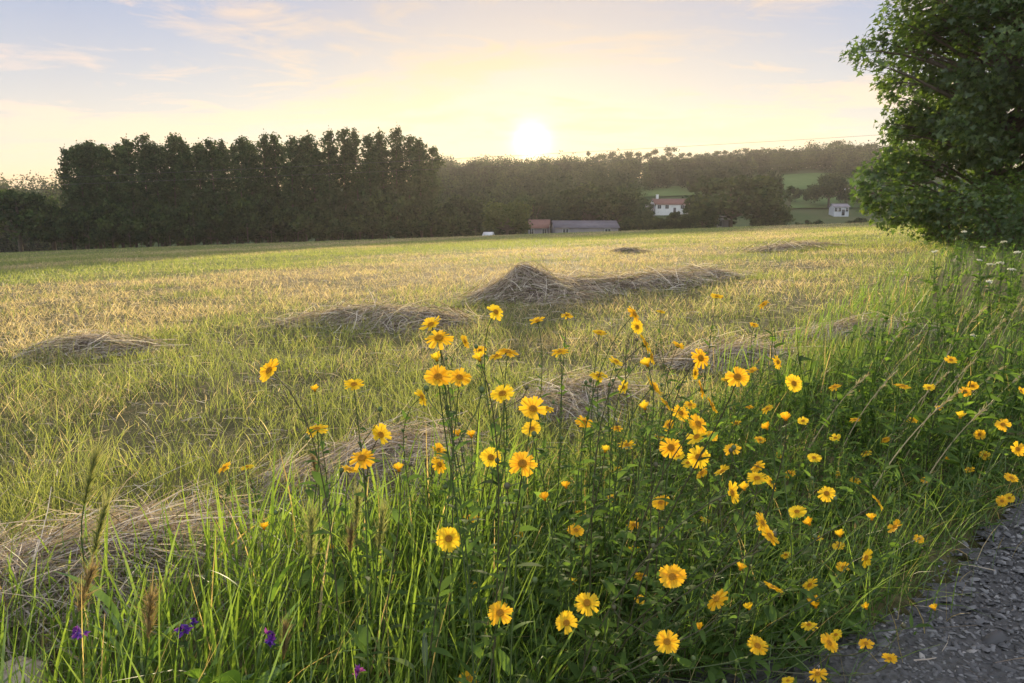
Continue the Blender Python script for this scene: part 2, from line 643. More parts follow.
a, ti = rng.uniform(0, 6.28, n), rng.normal(0, 0.3, n)
ca, sa, ct, st = np.cos(a), np.sin(a), np.cos(ti), np.sin(ti)
X, Y, Z = bv[..., 0], bv[..., 1], bv[..., 2]
X, Z = X * ct[:, None] - Z * st[:, None], X * st[:, None] + Z * ct[:, None]
bv = np.stack([X * ca[:, None] - Y * sa[:, None] + x[:, None], X * sa[:, None] + Y * ca[:, None] + y[:, None], Z + z[:, None]], -1)
bf = np.array([[4, 5, 6, 7], [0, 1, 5, 4], [1, 2, 6, 5], [2, 3, 7, 6], [3, 0, 4, 7]])
f = (np.arange(n)[:, None, None] * 8 + bf[None]).reshape(-1, 4)
m, N = new_mat('slate_chips')
cc = N.ramp(attr(N, 'rnd'), [(0.0, (0.038, 0.037, 0.035)), (0.55, (0.115, 0.112, 0.108)), (0.92, (0.21, 0.205, 0.195)), (1.0, (0.34, 0.31, 0.28))])
p = N.n('ShaderNodeBsdfPrincipled')
N.link(cc, p.inputs['Base Color'])
p.inputs['Roughness'].default_value = 0.55
finish(N, p.outputs[0])
g = np_mesh('gravel', bv.reshape(-1, 3), f, {'rnd': np.repeat(rng.random(n) ** 1.3, 8)}, m)
tag(g, 'loose blue grey slate chips scattered over the path', 'gravel', None, 'stuff')

# ------------------------------------------------------------------ hay
HAY_SPOTS = []


def hay(label, line_px, half, height, n, seed, length=(0.12, 0.34), width=0.0035, green=0.12, line=None, flat=0.9, tail=1.0):
    """a heap or a stretch of a raked row: one mesh of a lumpy mound and the straws that lie over it"""
    rng = np.random.default_rng(seed)
    pts = np.array(line) if line is not None else np.array([ground_at(*q) for q in line_px])
    seg = np.hypot(*(pts[1:] - pts[:-1]).T)
    cum = np.concatenate([[0], np.cumsum(seg)])
    Lr = cum[-1]
    ext = half * 0.7

    def centre(sv):
        sv = np.asarray(sv, float)
        cx_ = np.interp(sv, cum, pts[:, 0])
        cy_ = np.interp(sv, cum, pts[:, 1])
        d0, d1 = unit(pts[1] - pts[0]), unit(pts[-1] - pts[-2])
        cx_ = cx_ + np.where(sv < 0, sv * d0[0], 0) + np.where(sv > Lr, (sv - Lr) * d1[0], 0)
        cy_ = cy_ + np.where(sv < 0, sv * d0[1], 0) + np.where(sv > Lr, (sv - Lr) * d1[1], 0)
        return cx_, cy_
    ov = unit(pts[-1] - pts[0])
    nrm = np.array([-ov[1], ov[0]])

    def top(sv, w):
        x_, y_ = centre(sv)
        x_ = x_ + nrm[0] * w * half
        y_ = y_ + nrm[1] * w * half
        e = np.clip(np.minimum(sv + ext, Lr + ext - sv) / (ext * 1.6), 0, 1)
        prof = np.clip(1 - np.abs(w) ** 2, 0, 1) ** flat * smooth(e, 0, 1)
        lump = (0.35 + 1.3 * fbm(x_, y_, 1.3 / half, seed, 3)) * (1 + (tail - 1) * np.clip(sv / Lr, 0, 1))
        rough = (fbm(x_, y_, 6.0 / max(half, .3), seed + 5, 4) - 0.5) * 0.75 * height
        h = np.maximum(height * prof * lump + rough * prof, 0)
        return x_, y_, terrain(x_, y_) + h - 0.06 * (prof < 0.06)
    ns, nw = max(24, int((Lr + 2 * ext) / half * 16)), 22
    S_, W_ = np.meshgrid(np.linspace(-ext, Lr + ext, ns), np.linspace(-1, 1, nw), indexing='ij')
    x_, y_, z_ = top(S_.ravel(), W_.ravel())
    b_ = Bag()
    i_, j_ = np.meshgrid(np.arange(ns - 1), np.arange(nw - 1), indexing='ij')
    f_ = np.stack([i_ * nw + j_, (i_ + 1) * nw + j_, (i_ + 1) * nw + j_ + 1, i_ * nw + j_ + 1], -1).reshape(-1, 4)
    b_.add(np.stack([x_, y_, z_], -1), f_, rnd=0.05, dry=1.0)
    n = int(n * 1.5)
    sv = rng.uniform(-ext, Lr + ext, n)
    w = np.clip(rng.normal(0, 0.52, n), -1.25, 1.25)
    x_, y_, z_ = top(sv, np.clip(w, -1.3, 1.3))
    HAY_SPOTS.append((pts, half))
    clump = fbm(x_, y_, 3.2, seed + 9, 2)
    a_ = math.atan2(ov[1], ov[0]) + (clump - 0.5) * 8 + rng.normal(0, 0.9, n)
    Ls = rng.uniform(length[0], length[1], n)
    dx_, dy_ = np.cos(a_), np.sin(a_)
    x0_, y0_ = x_ - dx_ * Ls * 0.5, y_ - dy_ * Ls * 0.5
    # tilt with the mound: height difference at both ends
    def zat(xx, yy):
        rel = np.stack([xx - x_, yy - y_], -1)
        return top(sv + rel @ ov, w + rel @ nrm / half)[2]
    za, zb = zat(x0_, y0_), zat(x_ + dx_ * Ls * .5, y_ + dy_ * Ls * .5)
    lift = rng.random(n) ** 3 * (0.04 + 0.16 * height) + 0.003
    P_ = np.stack([x0_, y0_, np.maximum(za, terrain(x0_, y0_)) + lift], -1)
    slope = (zb - za) / Ls + rng.normal(0, 0.24, n)
    D_ = np.stack([dx_, dy_, slope + 0.12], -1)
    B_ = np.stack([rng.normal(0, .38, n), rng.normal(0, .38, n), -0.12 - np.abs(rng.normal(0, .14, n))], -1)
    v_, f_, t_, k_ = ribbons(P_, D_, B_, Ls * rng.choice([.45, .7, 1.0], n), width * rng.uniform(.5, 1.3, n), 4, rng, None, 'straw')
    b_.add(v_, f_, rnd=np.clip(rng.normal(0.5, 0.33, n), 0, 1)[k_], t=0, dry=(rng.random(n) > green).astype(float)[k_])
    return tag(b_.build('hay_heap', STRAW), label, 'hay heap', 'heaps and rows of raked hay')


hay('largest hay heap, a pale grey mound with a long tail in mid field', [(528, 297), (600, 291), (655, 285), (705, 277)], 0.68, 0.15, 9000, 201, (0.15, 0.5), 0.007, tail=0.6)
bpk = ground_at(532, 299)
hay('steep little hay peak at the left end of the largest heap', None, 0.66, 0.30, 5000, 202, (0.15, 0.45), 0.007, 0.08, [bpk + np.array([-0.30, 0.1]), bpk + np.array([0.30, -0.05])])
hay('low hay heap in mid field, just left of the largest heap', [(330, 322), (385, 323), (430, 325)], 0.48, 0.09, 4500, 203, (0.12, 0.4), 0.0055)
hay('dark flat hay heap lying alone at the left side of the field', [(72, 351), (98, 351.5), (124, 352)], 0.28, 0.08, 3600, 204, (0.10, 0.32), 0.005)
hay('long row of grey hay lying across the bottom left behind green blades', [(-30, 620), (60, 600), (140, 578), (190, 560)], 0.30, 0.08, 9000, 205, (0.10, 0.34), 0.0028, 0.06)
hay('tangled hay row behind the daisies left of centre', [(345, 486), (380, 473), (418, 456)], 0.28, 0.06, 5000, 206, (0.10, 0.32), 0.003, 0.08)
hay('hay patch at centre half hidden by daisy stems', [(560, 411), (600, 397)], 0.26, 0.05, 3200, 207, (0.10, 0.32), 0.0035, 0.1)
hay('greyish hay patch behind the right hand daisies', [(715, 366), (760, 357)], 0.32, 0.06, 3400, 208, (0.10, 0.32), 0.004, 0.1)
hay('small brown hay heap beside the tall verge grass on the right', [(835, 340), (868, 334), (890, 331)], 0.28, 0.08, 2000, 209, (0.10, 0.32), 0.0045, 0.1)
hay('thin dark hay streak far off below the crest of the field', [(768, 251), (800, 247.5), (815, 246)], 0.70, 0.08, 2200, 210, (0.2, 0.6), 0.014, 0.1)
hay('small brownish tuft of hay on the far green strip', [(622, 252), (636, 252)], 0.36, 0.10, 500, 211, (0.2, 0.5), 0.013, 0.1)


def off_hay(x, y, margin=0.75):
    k = np.ones(len(x), bool)
    for pts, half in HAY_SPOTS:
        for a_, b_ in zip(pts[:-1], pts[1:]):
            d = b_ - a_
            t = np.clip(((x - a_[0]) * d[0] + (y - a_[1]) * d[1]) / (d @ d), 0, 1)
            k &= np.hypot(x - a_[0] - t * d[0], y - a_[1] - t * d[1]) > half * margin
    return k


# ------------------------------------------------------------------ mown grass of the field
def polar(n, r0, r1, power, rng, half_angle=44):
    """ground points around the view, thinner with distance: density ~ r^-power"""
    e = 2 - power
    u = rng.random(n)
    r = (r0 ** e + u * (r1 ** e - r0 ** e)) ** (1 / e)
    a = np.radians(rng.uniform(-half_angle, half_angle, n))
    return r * np.sin(a), r * np.cos(a)


def vec(*c):
    return np.stack(np.broadcast_arrays(*c), -1)


rng = np.random.default_rng(301)
x, y = polar(720000, 1.2, 165, 1.62, rng)
ye = 128 - 0.16 * x
vs = side_of(VERGE_EDGE, x, y)
k = (y < ye + 10) & (vs > -0.25) & (off_hay(x, y) | (rng.random(len(x)) < 0.12))
# patchy: thin on the thatch
patch = fbm(x, y, 1.7, 61, 3)
k &= rng.random(len(x)) < np.clip(0.25 + (patch - 0.3) * 2.2, 0.2, 1)
x, y = x[k], y[k]
n = len(x)
r = np.hypot(x, y)
dry = dryness(x, y)
isdry = (rng.random(n) < 0.06 + 0.84 * smooth(dry, 0.28, 0.78)).astype(float)
tuft = fbm(x, y, 2.6, 71, 2)
L = (0.035 + 0.105 * rng.random(n) ** 2.0) * (0.65 + 0.9 * tuft) * np.where(isdry > 0, 0.85, 1.12) * (1 + 0.012 * np.minimum(r, 60))
a = rng.uniform(0, 6.28, n)
lean = np.abs(rng.normal(0, 0.30, n)) + np.where(isdry > 0, 0.25, 0)
D = unit(vec(np.cos(a) * lean, np.sin(a) * lean, 1.0))
bb = rng.uniform(0.0, 0.55, n)
B = vec(np.cos(a) * bb, np.sin(a) * bb, -0.35 * bb)
Wd = (0.0022 + 0.00031 * r) * rng.uniform(0.6, 1.5, n)
P = vec(x, y, terrain(x, y) - 0.005)
nearm = r < 14
for nm, sel, S in (('near', nearm, 3), ('far', ~nearm, 2)):
    pass
bag = Bag()
for sel, S in ((nearm, 3), (~nearm, 2)):
    v, f, t, i = ribbons(P[sel], D[sel], B[sel], L[sel], Wd[sel], S, rng)
    bag.add(v, f, t=t, rnd=np.clip(rng.normal(0.5, 0.25, sel.sum()), 0, 1)[i], dry=isdry[sel][i])
g = bag.build('mown_grass', MOWN)
tag(g, 'short mown grass, green and straw coloured, covering the hay field', 'grass', None, 'stuff')

# straw litter lying on the stubble
rng = np.random.default_rng(311)
x, y = polar(42000, 1.3, 40, 1.45, rng)
k = (side_of(VERGE_EDGE, x, y) > -0.1) & (rng.random(len(x)) < 0.25 + 0.75 * dryness(x, y))
k |= (side_of(PATH_EDGE, x, y) < 0.15) & (rng.random(len(x)) < 0.05)
x, y = x[k], y[k]
n = len(x)
r = np.hypot(x, y)
a = rng.uniform(0, 6.28, n)
P = vec(x, y, terrain(x, y) + 0.006 + 0.03 * rng.random(n) ** 2)
D = vec(np.cos(a), np.sin(a), rng.normal(0.08, 0.12, n))
B = vec(rng.normal(0, .2, n), rng.normal(0, .2, n), -0.1)
v, f, t, i = ribbons(P, D, B, rng.uniform(0.04, 0.16, n), (0.0020 + 0.0003 * r) * rng.uniform(.6, 1.4, n), 2, rng, None, 'straw')
g = np_mesh('straw_litter', v, f, {'t': t * 0, 'rnd': np.clip(rng.normal(.5, .22, n), 0, 1)[i], 'dry': np.ones(len(v))}, STRAW)
tag(g, 'loose bits of dry straw lying between the short grass', 'straw', None, 'stuff')

# ------------------------------------------------------------------ tall grass of the verge
rng = np.random.default_rng(321)
bag = Bag()


STONE_AT = ground_at(14, 692)


def tall_grass(n, r0, r1, power, hmin, hmax, width, pred, rng, S=4, lean=0.22, bend=0.55, dryp=0.05, drift=(0.10, 0.0), bright=0.5):
    x, y = polar(n, r0, r1, power, rng, 46)
    k = pred(x, y) & (y > 0.25) & (np.hypot(x - STONE_AT[0] * 0.93, y - STONE_AT[1] * 0.93) > 0.11)
    x, y = x[k], y[k]
    n = len(x)
    r = np.hypot(x, y)
    cl = fbm(x, y, 2.1, 81, 3)
    L = rng.uniform(hmin, hmax, n) * (0.55 + 0.9 * cl)
    a = rng.uniform(0, 6.28, n)
    ln = np.abs(rng.normal(0, lean, n))
    D = unit(vec(np.cos(a) * ln + drift[0], np.sin(a) * ln + drift[1], 1.0))
    bb = np.abs(rng.normal(0, bend, n)) * 0.6
    B = vec(np.cos(a) * bb + drift[0], np.sin(a) * bb, -0.45 * bb)
    P = vec(x, y, terrain(x, y) - 0.01)
    v, f, t, i = ribbons(P, D, B, L, (width + 0.0004 * r) * rng.uniform(.55, 1.5, n), S, rng)
    bag.add(v, f, t=t, rnd=np.clip(rng.normal(bright, 0.22, n), 0, 1)[i], dry=(rng.random(n) < dryp).astype(float)[i])


def in_verge(x, y, a=0.0, b=0.02):
    return (side_of(VERGE_EDGE, x, y) < a) & (side_of(PATH_EDGE, x, y) > b)


tall_grass(48000, 1.1, 9, 1.1, 0.07, 0.25, 0.0024, lambda x, y: in_verge(x, y, 0.12), rng, bright=0.66)
tall_grass(9000, 1.1, 5.0, 1.0, 0.03, 0.16, 0.0028, lambda x, y: in_verge(x, y, 9, -0.10) & (side_of(PATH_EDGE, x, y) < 0.25) & (rng.random(len(x)) < np.clip(1.0 + 7 * side_of(PATH_EDGE, x, y), .1, 1)), rng, 3, .5, .8, 0.25)
tall_grass(26000, 6, 75, 1.35, 0.16, 0.42, 0.006, lambda x, y: in_verge(x, y, 0.5) & (rng.random(len(x)) < 0.9), rng, 3, bright=0.62)
# left foreground: lusher and greener in front of the hay row
tall_grass(4800, 1.05, 2.6, 0.9, 0.10, 0.38, 0.0058, lambda x, y: (x < 0.1) & in_verge(x, y, 0.05, 0.1), rng, 4, 0.2, 0.5, 0.05, (0.05, 0), 0.75)
tall_grass(1500, 1.05, 2.4, 0.9, 0.16, 0.40, 0.0085, lambda x, y: (x < 0.0) & in_verge(x, y, 0.1, 0.1), rng, 5, 0.15, 0.35, 0.0, (0.04, 0), 0.9)
# uncut bright green tongue between field and verge, and tufts beside it
tall_grass(9000, 4, 10, 1.2, 0.18, 0.36, 0.005, lambda x, y: (np.abs(side_of(VERGE_EDGE, x, y)) < 0.4) & (x > 1.3), rng, 3, .12, .3, 0.06, (0.03, 0), 0.8)
g = bag.build('tall_grass', TALL)
tag(g, 'tall uncut green grass along the verge between field and path', 'grass', None, 'stuff')

# ------------------------------------------------------------------ trees
def leaf_clumps(C, Rr, rng, size, per=1, flatten=1.0, k=4):
    """small bent leaf cards around the points C"""
    n = len(C)
    a = unit(rng.normal(size=(n, 3)))
    b = unit(np.cross(a, rng.normal(size=(n, 3))))
    c = np.cross(a, b)
    s = size * rng.uniform(0.6, 1.4, n)[:, None]
    e = rng.uniform(0.45, 0.8, n)[:, None]
    v = np.stack([C - a * s, C + b * s * e + c * s * 0.15, C + a * s, C - b * s * e + c * s * 0.15], 1)
    f = np.arange(n * 4).reshape(n, 4)
    return v.reshape(-1, 3), f, np.arange(n).repeat(4)


FAR_LEAF = mat_leaf('far_tree_leaves', [(0.0, (0.014, 0.028, 0.012)), (0.5, (0.034, 0.060, 0.022)), (1.0, (0.085, 0.120, 0.038))], 1.0, 0.25, 0.0)
POP_LEAF = mat_leaf('poplar_leaves', [(0.0, (0.025, 0.046, 0.020)), (0.5, (0.048, 0.082, 0.034)), (1.0, (0.10, 0.145, 0.060))], 1.1, 0.28, 0.0)
BUSH_LEAF = mat_leaf('bush_leaves', [(0.0, (0.045, 0.066, 0.020)), (0.5, (0.075, 0.104, 0.030)), (1.0, (0.12, 0.15, 0.045))], 1.3, 0.3, 0.0)


def poplar_mesh(seed, h):
    """crown and trunk of a tall narrow poplar, base at the origin"""
    rng = np.random.default_rng(seed)
    cr, tr = Bag(), Bag()
    bend = rng.normal(0, 0.5, 2)
    zt = np.linspace(0, h * 0.97, 9)
    tp = np.stack([bend[0] * (zt / h) ** 2, bend[1] * (zt / h) ** 2, zt], -1)
    v, f = tube(tp, np.linspace(0.26, 0.03, 9), 7)
    tr.add(v, f)
    nb = 120
    for q in range(nb):
        u = (q + rng.random()) / nb
        zb = h * (0.06 + 0.92 * u)
        wid = (1.45 + 0.95 * np.sin(np.pi * u ** 1.2) - 0.55 * smooth(u, 0.9, 1.0)) * rng.uniform(0.45, 1.25)
        az = rng.uniform(0, 6.283)
        base = np.array([np.interp(zb, zt, tp[:, 0]), np.interp(zb, zt, tp[:, 1]), zb])
        tip = base + np.array([np.cos(az) * wid, np.sin(az) * wid, rng.uniform(0.4, 1.5)])
        if zb < h * 0.9 and q % 2 == 0:
            v, f = tube(np.linspace(base, tip, 3), (0.05, 0.03, 0.012), 4)
            tr.add(v, f)
        m_ = rng.integers(26, 44)
        tt = rng.beta(2.0, 1.2, m_)[:, None]
        C = base + (tip - base) * tt + rng.normal(0, 0.25, (m_, 3)) * (0.6 + tt)
        v, f, i = leaf_clumps(C, None, rng, 0.27)
        tone = np.clip(rng.normal(rng.uniform(0.25, 0.75), 0.16, m_), 0, 1)
        cr.add(v, f, rnd=tone[i])
    return cr, tr


def round_tree_mesh(seed, h, w, low=0.12, n=2600, leaf=0.26, trunk=0.25, lobes=26, squash=1.0):
    rng = np.random.default_rng(seed)
    cr, tr = Bag(), Bag()
    v, f = tube(np.array([[0, 0, -0.3], [0.05, 0, h * 0.25], [0.0, 0.08, h * 0.55], [0.1, 0.0, h * 0.8]]), (trunk * 1.2, trunk, trunk * .6, trunk * .2), 7)
    tr.add(v, f)
    per = n // lobes
    for q in range(lobes):
        th, ph = rng.uniform(0, 6.283), rng.uniform(-0.55, 1.0)
        rr = rng.uniform(0.55, 0.95)
        cz = h * (low + (1 - low) * 0.5)
        hz_ = h * (1 - low) * 0.5
        cx = np.array([np.cos(th) * np.sqrt(1 - min(1, ph * ph)) * w * rr * 0.5, np.sin(th) * np.sqrt(1 - min(1, ph * ph)) * w * rr * 0.5, cz + ph * hz_ * rr * 0.88])
        rad = rng.uniform(0.13, 0.24) * min(w, h)
        v, f = tube(np.linspace(np.array([0, 0, h * 0.3]), cx, 4), (trunk * .4, trunk * .3, trunk * .15, .02), 4)
        tr.add(v, f)
        d = unit(rng.normal(size=(per, 3))) * (rng.random((per, 1)) ** 0.45) * rad * np.array([1, 1, 0.75 * squash])
        C = cx + d
        v, f, i = leaf_clumps(C, None, rng, leaf)
        tone = np.clip(rng.normal(rng.uniform(0.2, 0.8), 0.16, per), 0, 1)
        cr.add(v, f, rnd=tone[i])
    return cr, tr


PROTO = {}


def plant_tree(key, maker, name, label, cat, loc, group=None, scale=1.0, rz=0.0, leaf=FAR_LEAF, trunk_name='trunk'):
    """the first of a kind is built, later ones are copies of its parts"""
    root = empty(name, loc, label, cat, group)
    root.rotation_euler[2] = rz
    root.scale = (scale,) * 3 if np.isscalar(scale) else scale
    if key not in PROTO:
        cr, tr = maker()
        PROTO[key] = (cr.build('crown', leaf, root), tr.build(trunk_name, BARK, root, True))
    else:
        for src in PROTO[key]:
            c = src.copy()
            COL.objects.link(c)
            c.parent = root
    return root


def gz_at(x, y):
    return float(terrain(x, y))


# the long row of poplars at the far end of the field: x in the picture, row of the top
rng = np.random.default_rng(401)
tops = [(66, 148), (78, 141), (92, 142), (104, 138), (115, 141), (128, 139), (142, 134), (154, 138), (170, 133), (184, 136), (197, 138), (211, 136), (223, 139),
        (237, 133), (250, 135), (262, 131), (275, 132), (289, 132), (302, 134), (313, 133), (327, 130), (343, 128), (356, 131), (369, 128), (383, 129), (395, 126), (408, 131), (420, 134), (431, 140)]
special = {0: 'leftmost and lowest poplar at the left end of the long poplar row',
           len(tops) - 1: 'last poplar at the right end of the row, nearest the sun',
           len(tops) - 4: 'tallest poplar top near the right end of the poplar row'}
for i, (px, row) in enumerate(tops):
    Y = 157 + rng.uniform(-4, 4)
    q = at(px, row, Y)
    z0 = gz_at(q[0], Y)
    h = q[2] - z0
    kk = i % 5
    plant_tree('poplar%d' % kk, lambda kk=kk: poplar_mesh(410 + kk, 24.0), 'poplar_tree',
               special.get(i, 'tall dark poplar in the long unbroken row beyond the field'), 'tree', (q[0], Y, z0 - 0.2),
               'poplars in the row beyond the field', (rng.uniform(.85, 1.15), rng.uniform(.85, 1.15), h * rng.uniform(.97, 1.03) / 25.0), rng.uniform(0, 6.28), POP_LEAF)
# second rank behind, seen through the first
for i in range(22):
    px = 74 + i * 16.2 + rng.uniform(-4, 4)
    Y = 168 + rng.uniform(-3, 4)
    q = at(px, 146 + rng.uniform(-3, 5), Y)
    z0 = gz_at(q[0], Y)
    plant_tree('poplar%d' % (i % 5), None, 'poplar_tree', 'poplar of the second rank, seen between the trunks of the front row', 'tree', (q[0], Y, z0 - 0.2),
               'poplars of the second rank', (1.15, 1.15, (q[2] - z0) / 24.0), rng.uniform(0, 6.28), POP_LEAF)

# undergrowth at the foot of the poplars: single bushes
for i in range(44):
    px = 52 + i * 9.1 + rng.uniform(-5, 5)
    Y = 149.5 + rng.uniform(-2, 4)
    q = at(px, 230, Y)
    kk = i % 4
    s = rng.uniform(1.1, 1.8)
    plant_tree('under%d' % kk, lambda kk=kk: round_tree_mesh(440 + kk, 4.6, 5.0, 0.0, 1500, 0.22, 0.06, 18), 'shrub',
               'dark shrub in the shade at the foot of the poplar row', 'shrub', (q[0], Y, gz_at(q[0], Y) - 0.2), 'shrubs under the poplars',
               (s, s, s * rng.uniform(.8, 1.5)), rng.uniform(0, 6.28), FAR_LEAF, 'stems')

# single trees in the valley: label, x, top row, width px, Y
singles = [
    ('broad round tree at the left edge of the photo, lower than the poplars', 14, 182, 62, 152, 0),
    ('smaller round bush tree tucked between the left edge tree and the poplars', 50, 196, 40, 156, 1),
    ('pale green round tree just left of the grey shed', 507, 198, 46, 158, 2),
    ('dark tree behind the pale round tree and right of the poplars', 462, 192, 52, 186, 3),
    ('dusky tree right of the poplar row with a lower rounded top', 448, 207, 34, 172, 1),
    ('brownish dark tree in front of the sunlit wood, above the red roof', 533, 190, 54, 200, 0),
    ('tall dark tree standing behind the long grey shed', 590, 180, 62, 205, 3),
    ('rounded tree at the right end of the dark wood above the shed', 614, 183, 44, 212, 2),
    ('big broad dark tree in the middle distance right of the white house', 733, 168, 92, 185, 0),
    ('lower bushy tree leaning on the right side of the big broad tree', 772, 198, 34, 180, 1),
    ('bushy tree filling the left foot of the big broad tree', 703, 206, 34, 178, 2),
    ('small hazy tree on the far meadow left of the round oak', 774, 168, 20, 285, 3),
    ('round oak standing by the upper edge of the far green meadow', 831, 169, 34, 290, 0),
]
for i, (lab, px, row, wpx, Y, kk) in enumerate(singles):
    q = at(px, row, Y)
    z0 = gz_at(q[0], Y)
    h = max(2.5, q[2] - z0)
    w = wpx / F_PX * Y
    plant_tree(('pale%d' if i == 2 else 'round%d') % kk, lambda kk=kk: round_tree_mesh(460 + kk, 10.0, 10.0, 0.04, 4200, 0.30, 0.28, 34), 'broadleaf_tree', lab, 'tree', (q[0], Y, z0 - 0.3),
               'single trees in the valley', (w / 10 * 1.06, w / 10 * 1.06, h / 10.0), rng.uniform(0, 6.28), BUSH_LEAF if i == 2 else FAR_LEAF)

# hedges and bushes below the houses and meadow
for i, (px, row, Y, s) in enumerate([(628, 215, 182, 1.2), (640, 213, 190, 1.3), (652, 211, 190, 1.2), (664, 209.5, 195, 1.3), (678, 211, 190, 1.3), (690, 212, 188, 1.3), (704, 221, 178, 1.0),
                                     (716, 225, 176, .8), (752, 221, 178, 1.1), (766, 221, 182, 1.1), (782, 220, 190, 1.0), (792, 220, 200, .8), (806, 219, 205, .7), (818, 218, 208, .6), (858, 215, 205, .9),
                                     (636, 202, 262, 1.5), (645, 198, 275, 1.4), (700, 204, 280, 1.4), (712, 196, 300, 1.5), (640, 196, 300, 1.5), (774, 200, 270, .9), (812, 184, 300, 1.1), (796, 184, 304, 1.0), (848, 184, 300, 1.2), (866, 186, 295, 1.3), (884, 190, 285, 1.4),
                                     (610, 226, 190, 1.0), (476, 220, 176, 1.5), (458, 224, 168, 1.3), (436, 214, 170, 1.6)]):
    q = at(px, row, Y)
    plant_tree('under%d' % (i % 4), None, 'hedge_bush', 'rounded bush of the hedges around the valley houses and meadows', 'bush', (q[0], Y, gz_at(q[0], Y) - 0.3),
               'hedge bushes in the valley', (s * 1.25, s * 1.25, max(.5, (q[2] - gz_at(q[0], Y)) / 4.6)), rng.uniform(0, 6.28), FAR_LEAF, 'stems')

# far woods: crowns that run together, one mass per wood
def wood(label, test, n, seed, h=(9, 14), y0=200, y1=480, px0=-40, px1=920, leaf=0.43, per=500):
    rng = np.random.default_rng(seed)
    bag = Bag()
    done = 0
    while done < n:
        px, Y = rng.uniform(px0, px1), np.sqrt(rng.uniform(y0 ** 2, y1 ** 2))
        X = (px - 512) / F_PX * Y
        if not test(px, Y):
            continue
        done += 1
        z0 = gz_at(X, Y)
        hh = rng.uniform(*h)
        ww = hh * rng.uniform(0.6, 1.05)
        d = unit(rng.normal(size=(per, 3))) * rng.random((per, 1)) ** 0.4
        d *= 1 + 0.3 * np.sin(d[:, [1]] * 5 + seed) * np.cos(d[:, [0]] * 4 + done)
        C = np.array([X, Y, z0 + hh * 0.52]) + d * np.array([ww * .5, ww * .5, hh * 0.5])
        v, f, i = leaf_clumps(C, None, rng, leaf)
        tone = np.clip(rng.normal(rng.uniform(0.0, 0.9), 0.10, per), 0, 1)
        bag.add(v, f, rnd=tone[i])
    g = bag.build('far_woods', FAR_LEAF)
    return tag(g, label, 'woods', None, 'stuff')


wood('hazy dark wood covering the whole hillside below the sun', lambda px, Y: px < 634 - 0.03 * max(0, 300 - Y) and not (px > 520 and Y < 215), 400, 501, (9, 15), px0=420, px1=650, y0=196, y1=478)
wood('dark wood along the ridge right of the sun, above the white house', lambda px, Y: Y > (378 if px > 715 else 340) + 14 * math.sin(px * 0.05) and px > 640, 230, 502, (8, 12), 330, 478, 636, 800)
wood('dark wood on the right hand hill behind the far meadow', lambda px, Y: Y > 374 + 12 * math.sin(px * 0.08), 190, 503, (9, 15), 330, 475, 800, 930)
wood('dark distant wood on the hill at the left end of the poplars', lambda px, Y: True, 150, 504, (14, 19), 205, 330, -60, 110, per=560)

# skyline pines and gum trees one can tell apart against the sky
def pine_mesh(seed):
    rng = np.random.default_rng(seed)
    cr, tr = Bag(), Bag()
    v, f = tube(np.array([[0, 0, -1], [0.1, 0, 5], [0.0, 0.1, 12.5]]), (0.28, 0.2, 0.06), 5)
    tr.add(v, f)
    for q in range(13):
        c = np.array([rng.normal(0, 1.25), rng.normal(0, 1.25), rng.uniform(5.5, 13.2)])
        v, f = tube(np.linspace([0, 0, c[2] - 1.5], c, 3), (0.08, 0.06, 0.03), 4)
        tr.add(v, f)
        C = c + rng.normal(0, 1, (70, 3)) * np.array([0.75, 0.75, 0.5])
        v, f, i = leaf_clumps(C, None, rng, 0.36)
        cr.add(v, f, rnd=np.clip(rng.normal(0.35, 0.2, 70), 0, 1)[i])
    return cr, tr


rng = np.random.default_rng(520)
sk = [(588, 152), (596, 156), (604, 155), (612, 153), (621, 155), (630, 151), (640, 153), (648, 154), (656, 150), (664, 155), (671, 148), (682, 154), (690, 153), (700, 154), (708, 153), (717, 152),
      (724, 151), (731, 152), (738, 150), (746, 149), (752, 150), (759, 149), (766, 149), (773, 150), (781, 149), (788, 151), (829, 145), (836, 142), (842, 147), (850, 144), (860, 146), (868, 145), (876, 144), (520, 162), (545, 163), (558, 161), (566, 164)]
for i, (px, row) in enumerate(sk):
    Y = 455 + rng.uniform(-10, 14)
    q = at(px, row, Y)
    z0 = gz_at(q[0], Y)
    s = max(0.7, (q[2] - z0) / 13.2)
    lab = 'slim pine standing on the wooded skyline right of the sun'
    if i == 0:
        lab = 'lone thin tree on the skyline just right of the sun'
    elif px < 580:
        lab = 'small tree on the skyline directly below the sun'
    elif px > 800:
        lab = 'feathery gum tree on the skyline beside the big leafy tree'
    plant_tree('pine%d' % (i % 4), lambda i=i: pine_mesh(530 + i % 4), 'skyline_tree', lab, 'tree', (q[0], Y, z0 - 0.3), 'trees along the skyline', (s * rng.uniform(.8, 1.1) * (.5 if i == 0 else 1),) * 2 + (s,), rng.uniform(0, 6.28), FAR_LEAF)

def y_for_row(px, row, lo, hi):
    """distance at which the ground is seen nearest to a picture row"""
    ys = np.linspace(lo, hi, 200)
    d = ray(px, row)
    zs = EYE + d[2] / d[1] * ys
    return float(ys[np.argmin(np.abs(zs - terrain(d[0] / d[1] * ys, ys)))])


# meadows on the far slope: sheets a little above the ground
MEADOW = mat_plain('far_meadow', [(0.35, (0.080, 0.130, 0.036)), (0.65, (0.125, 0.175, 0.055))], 0.08, 0.95, 0.0, 5, 'Object', 0.1)


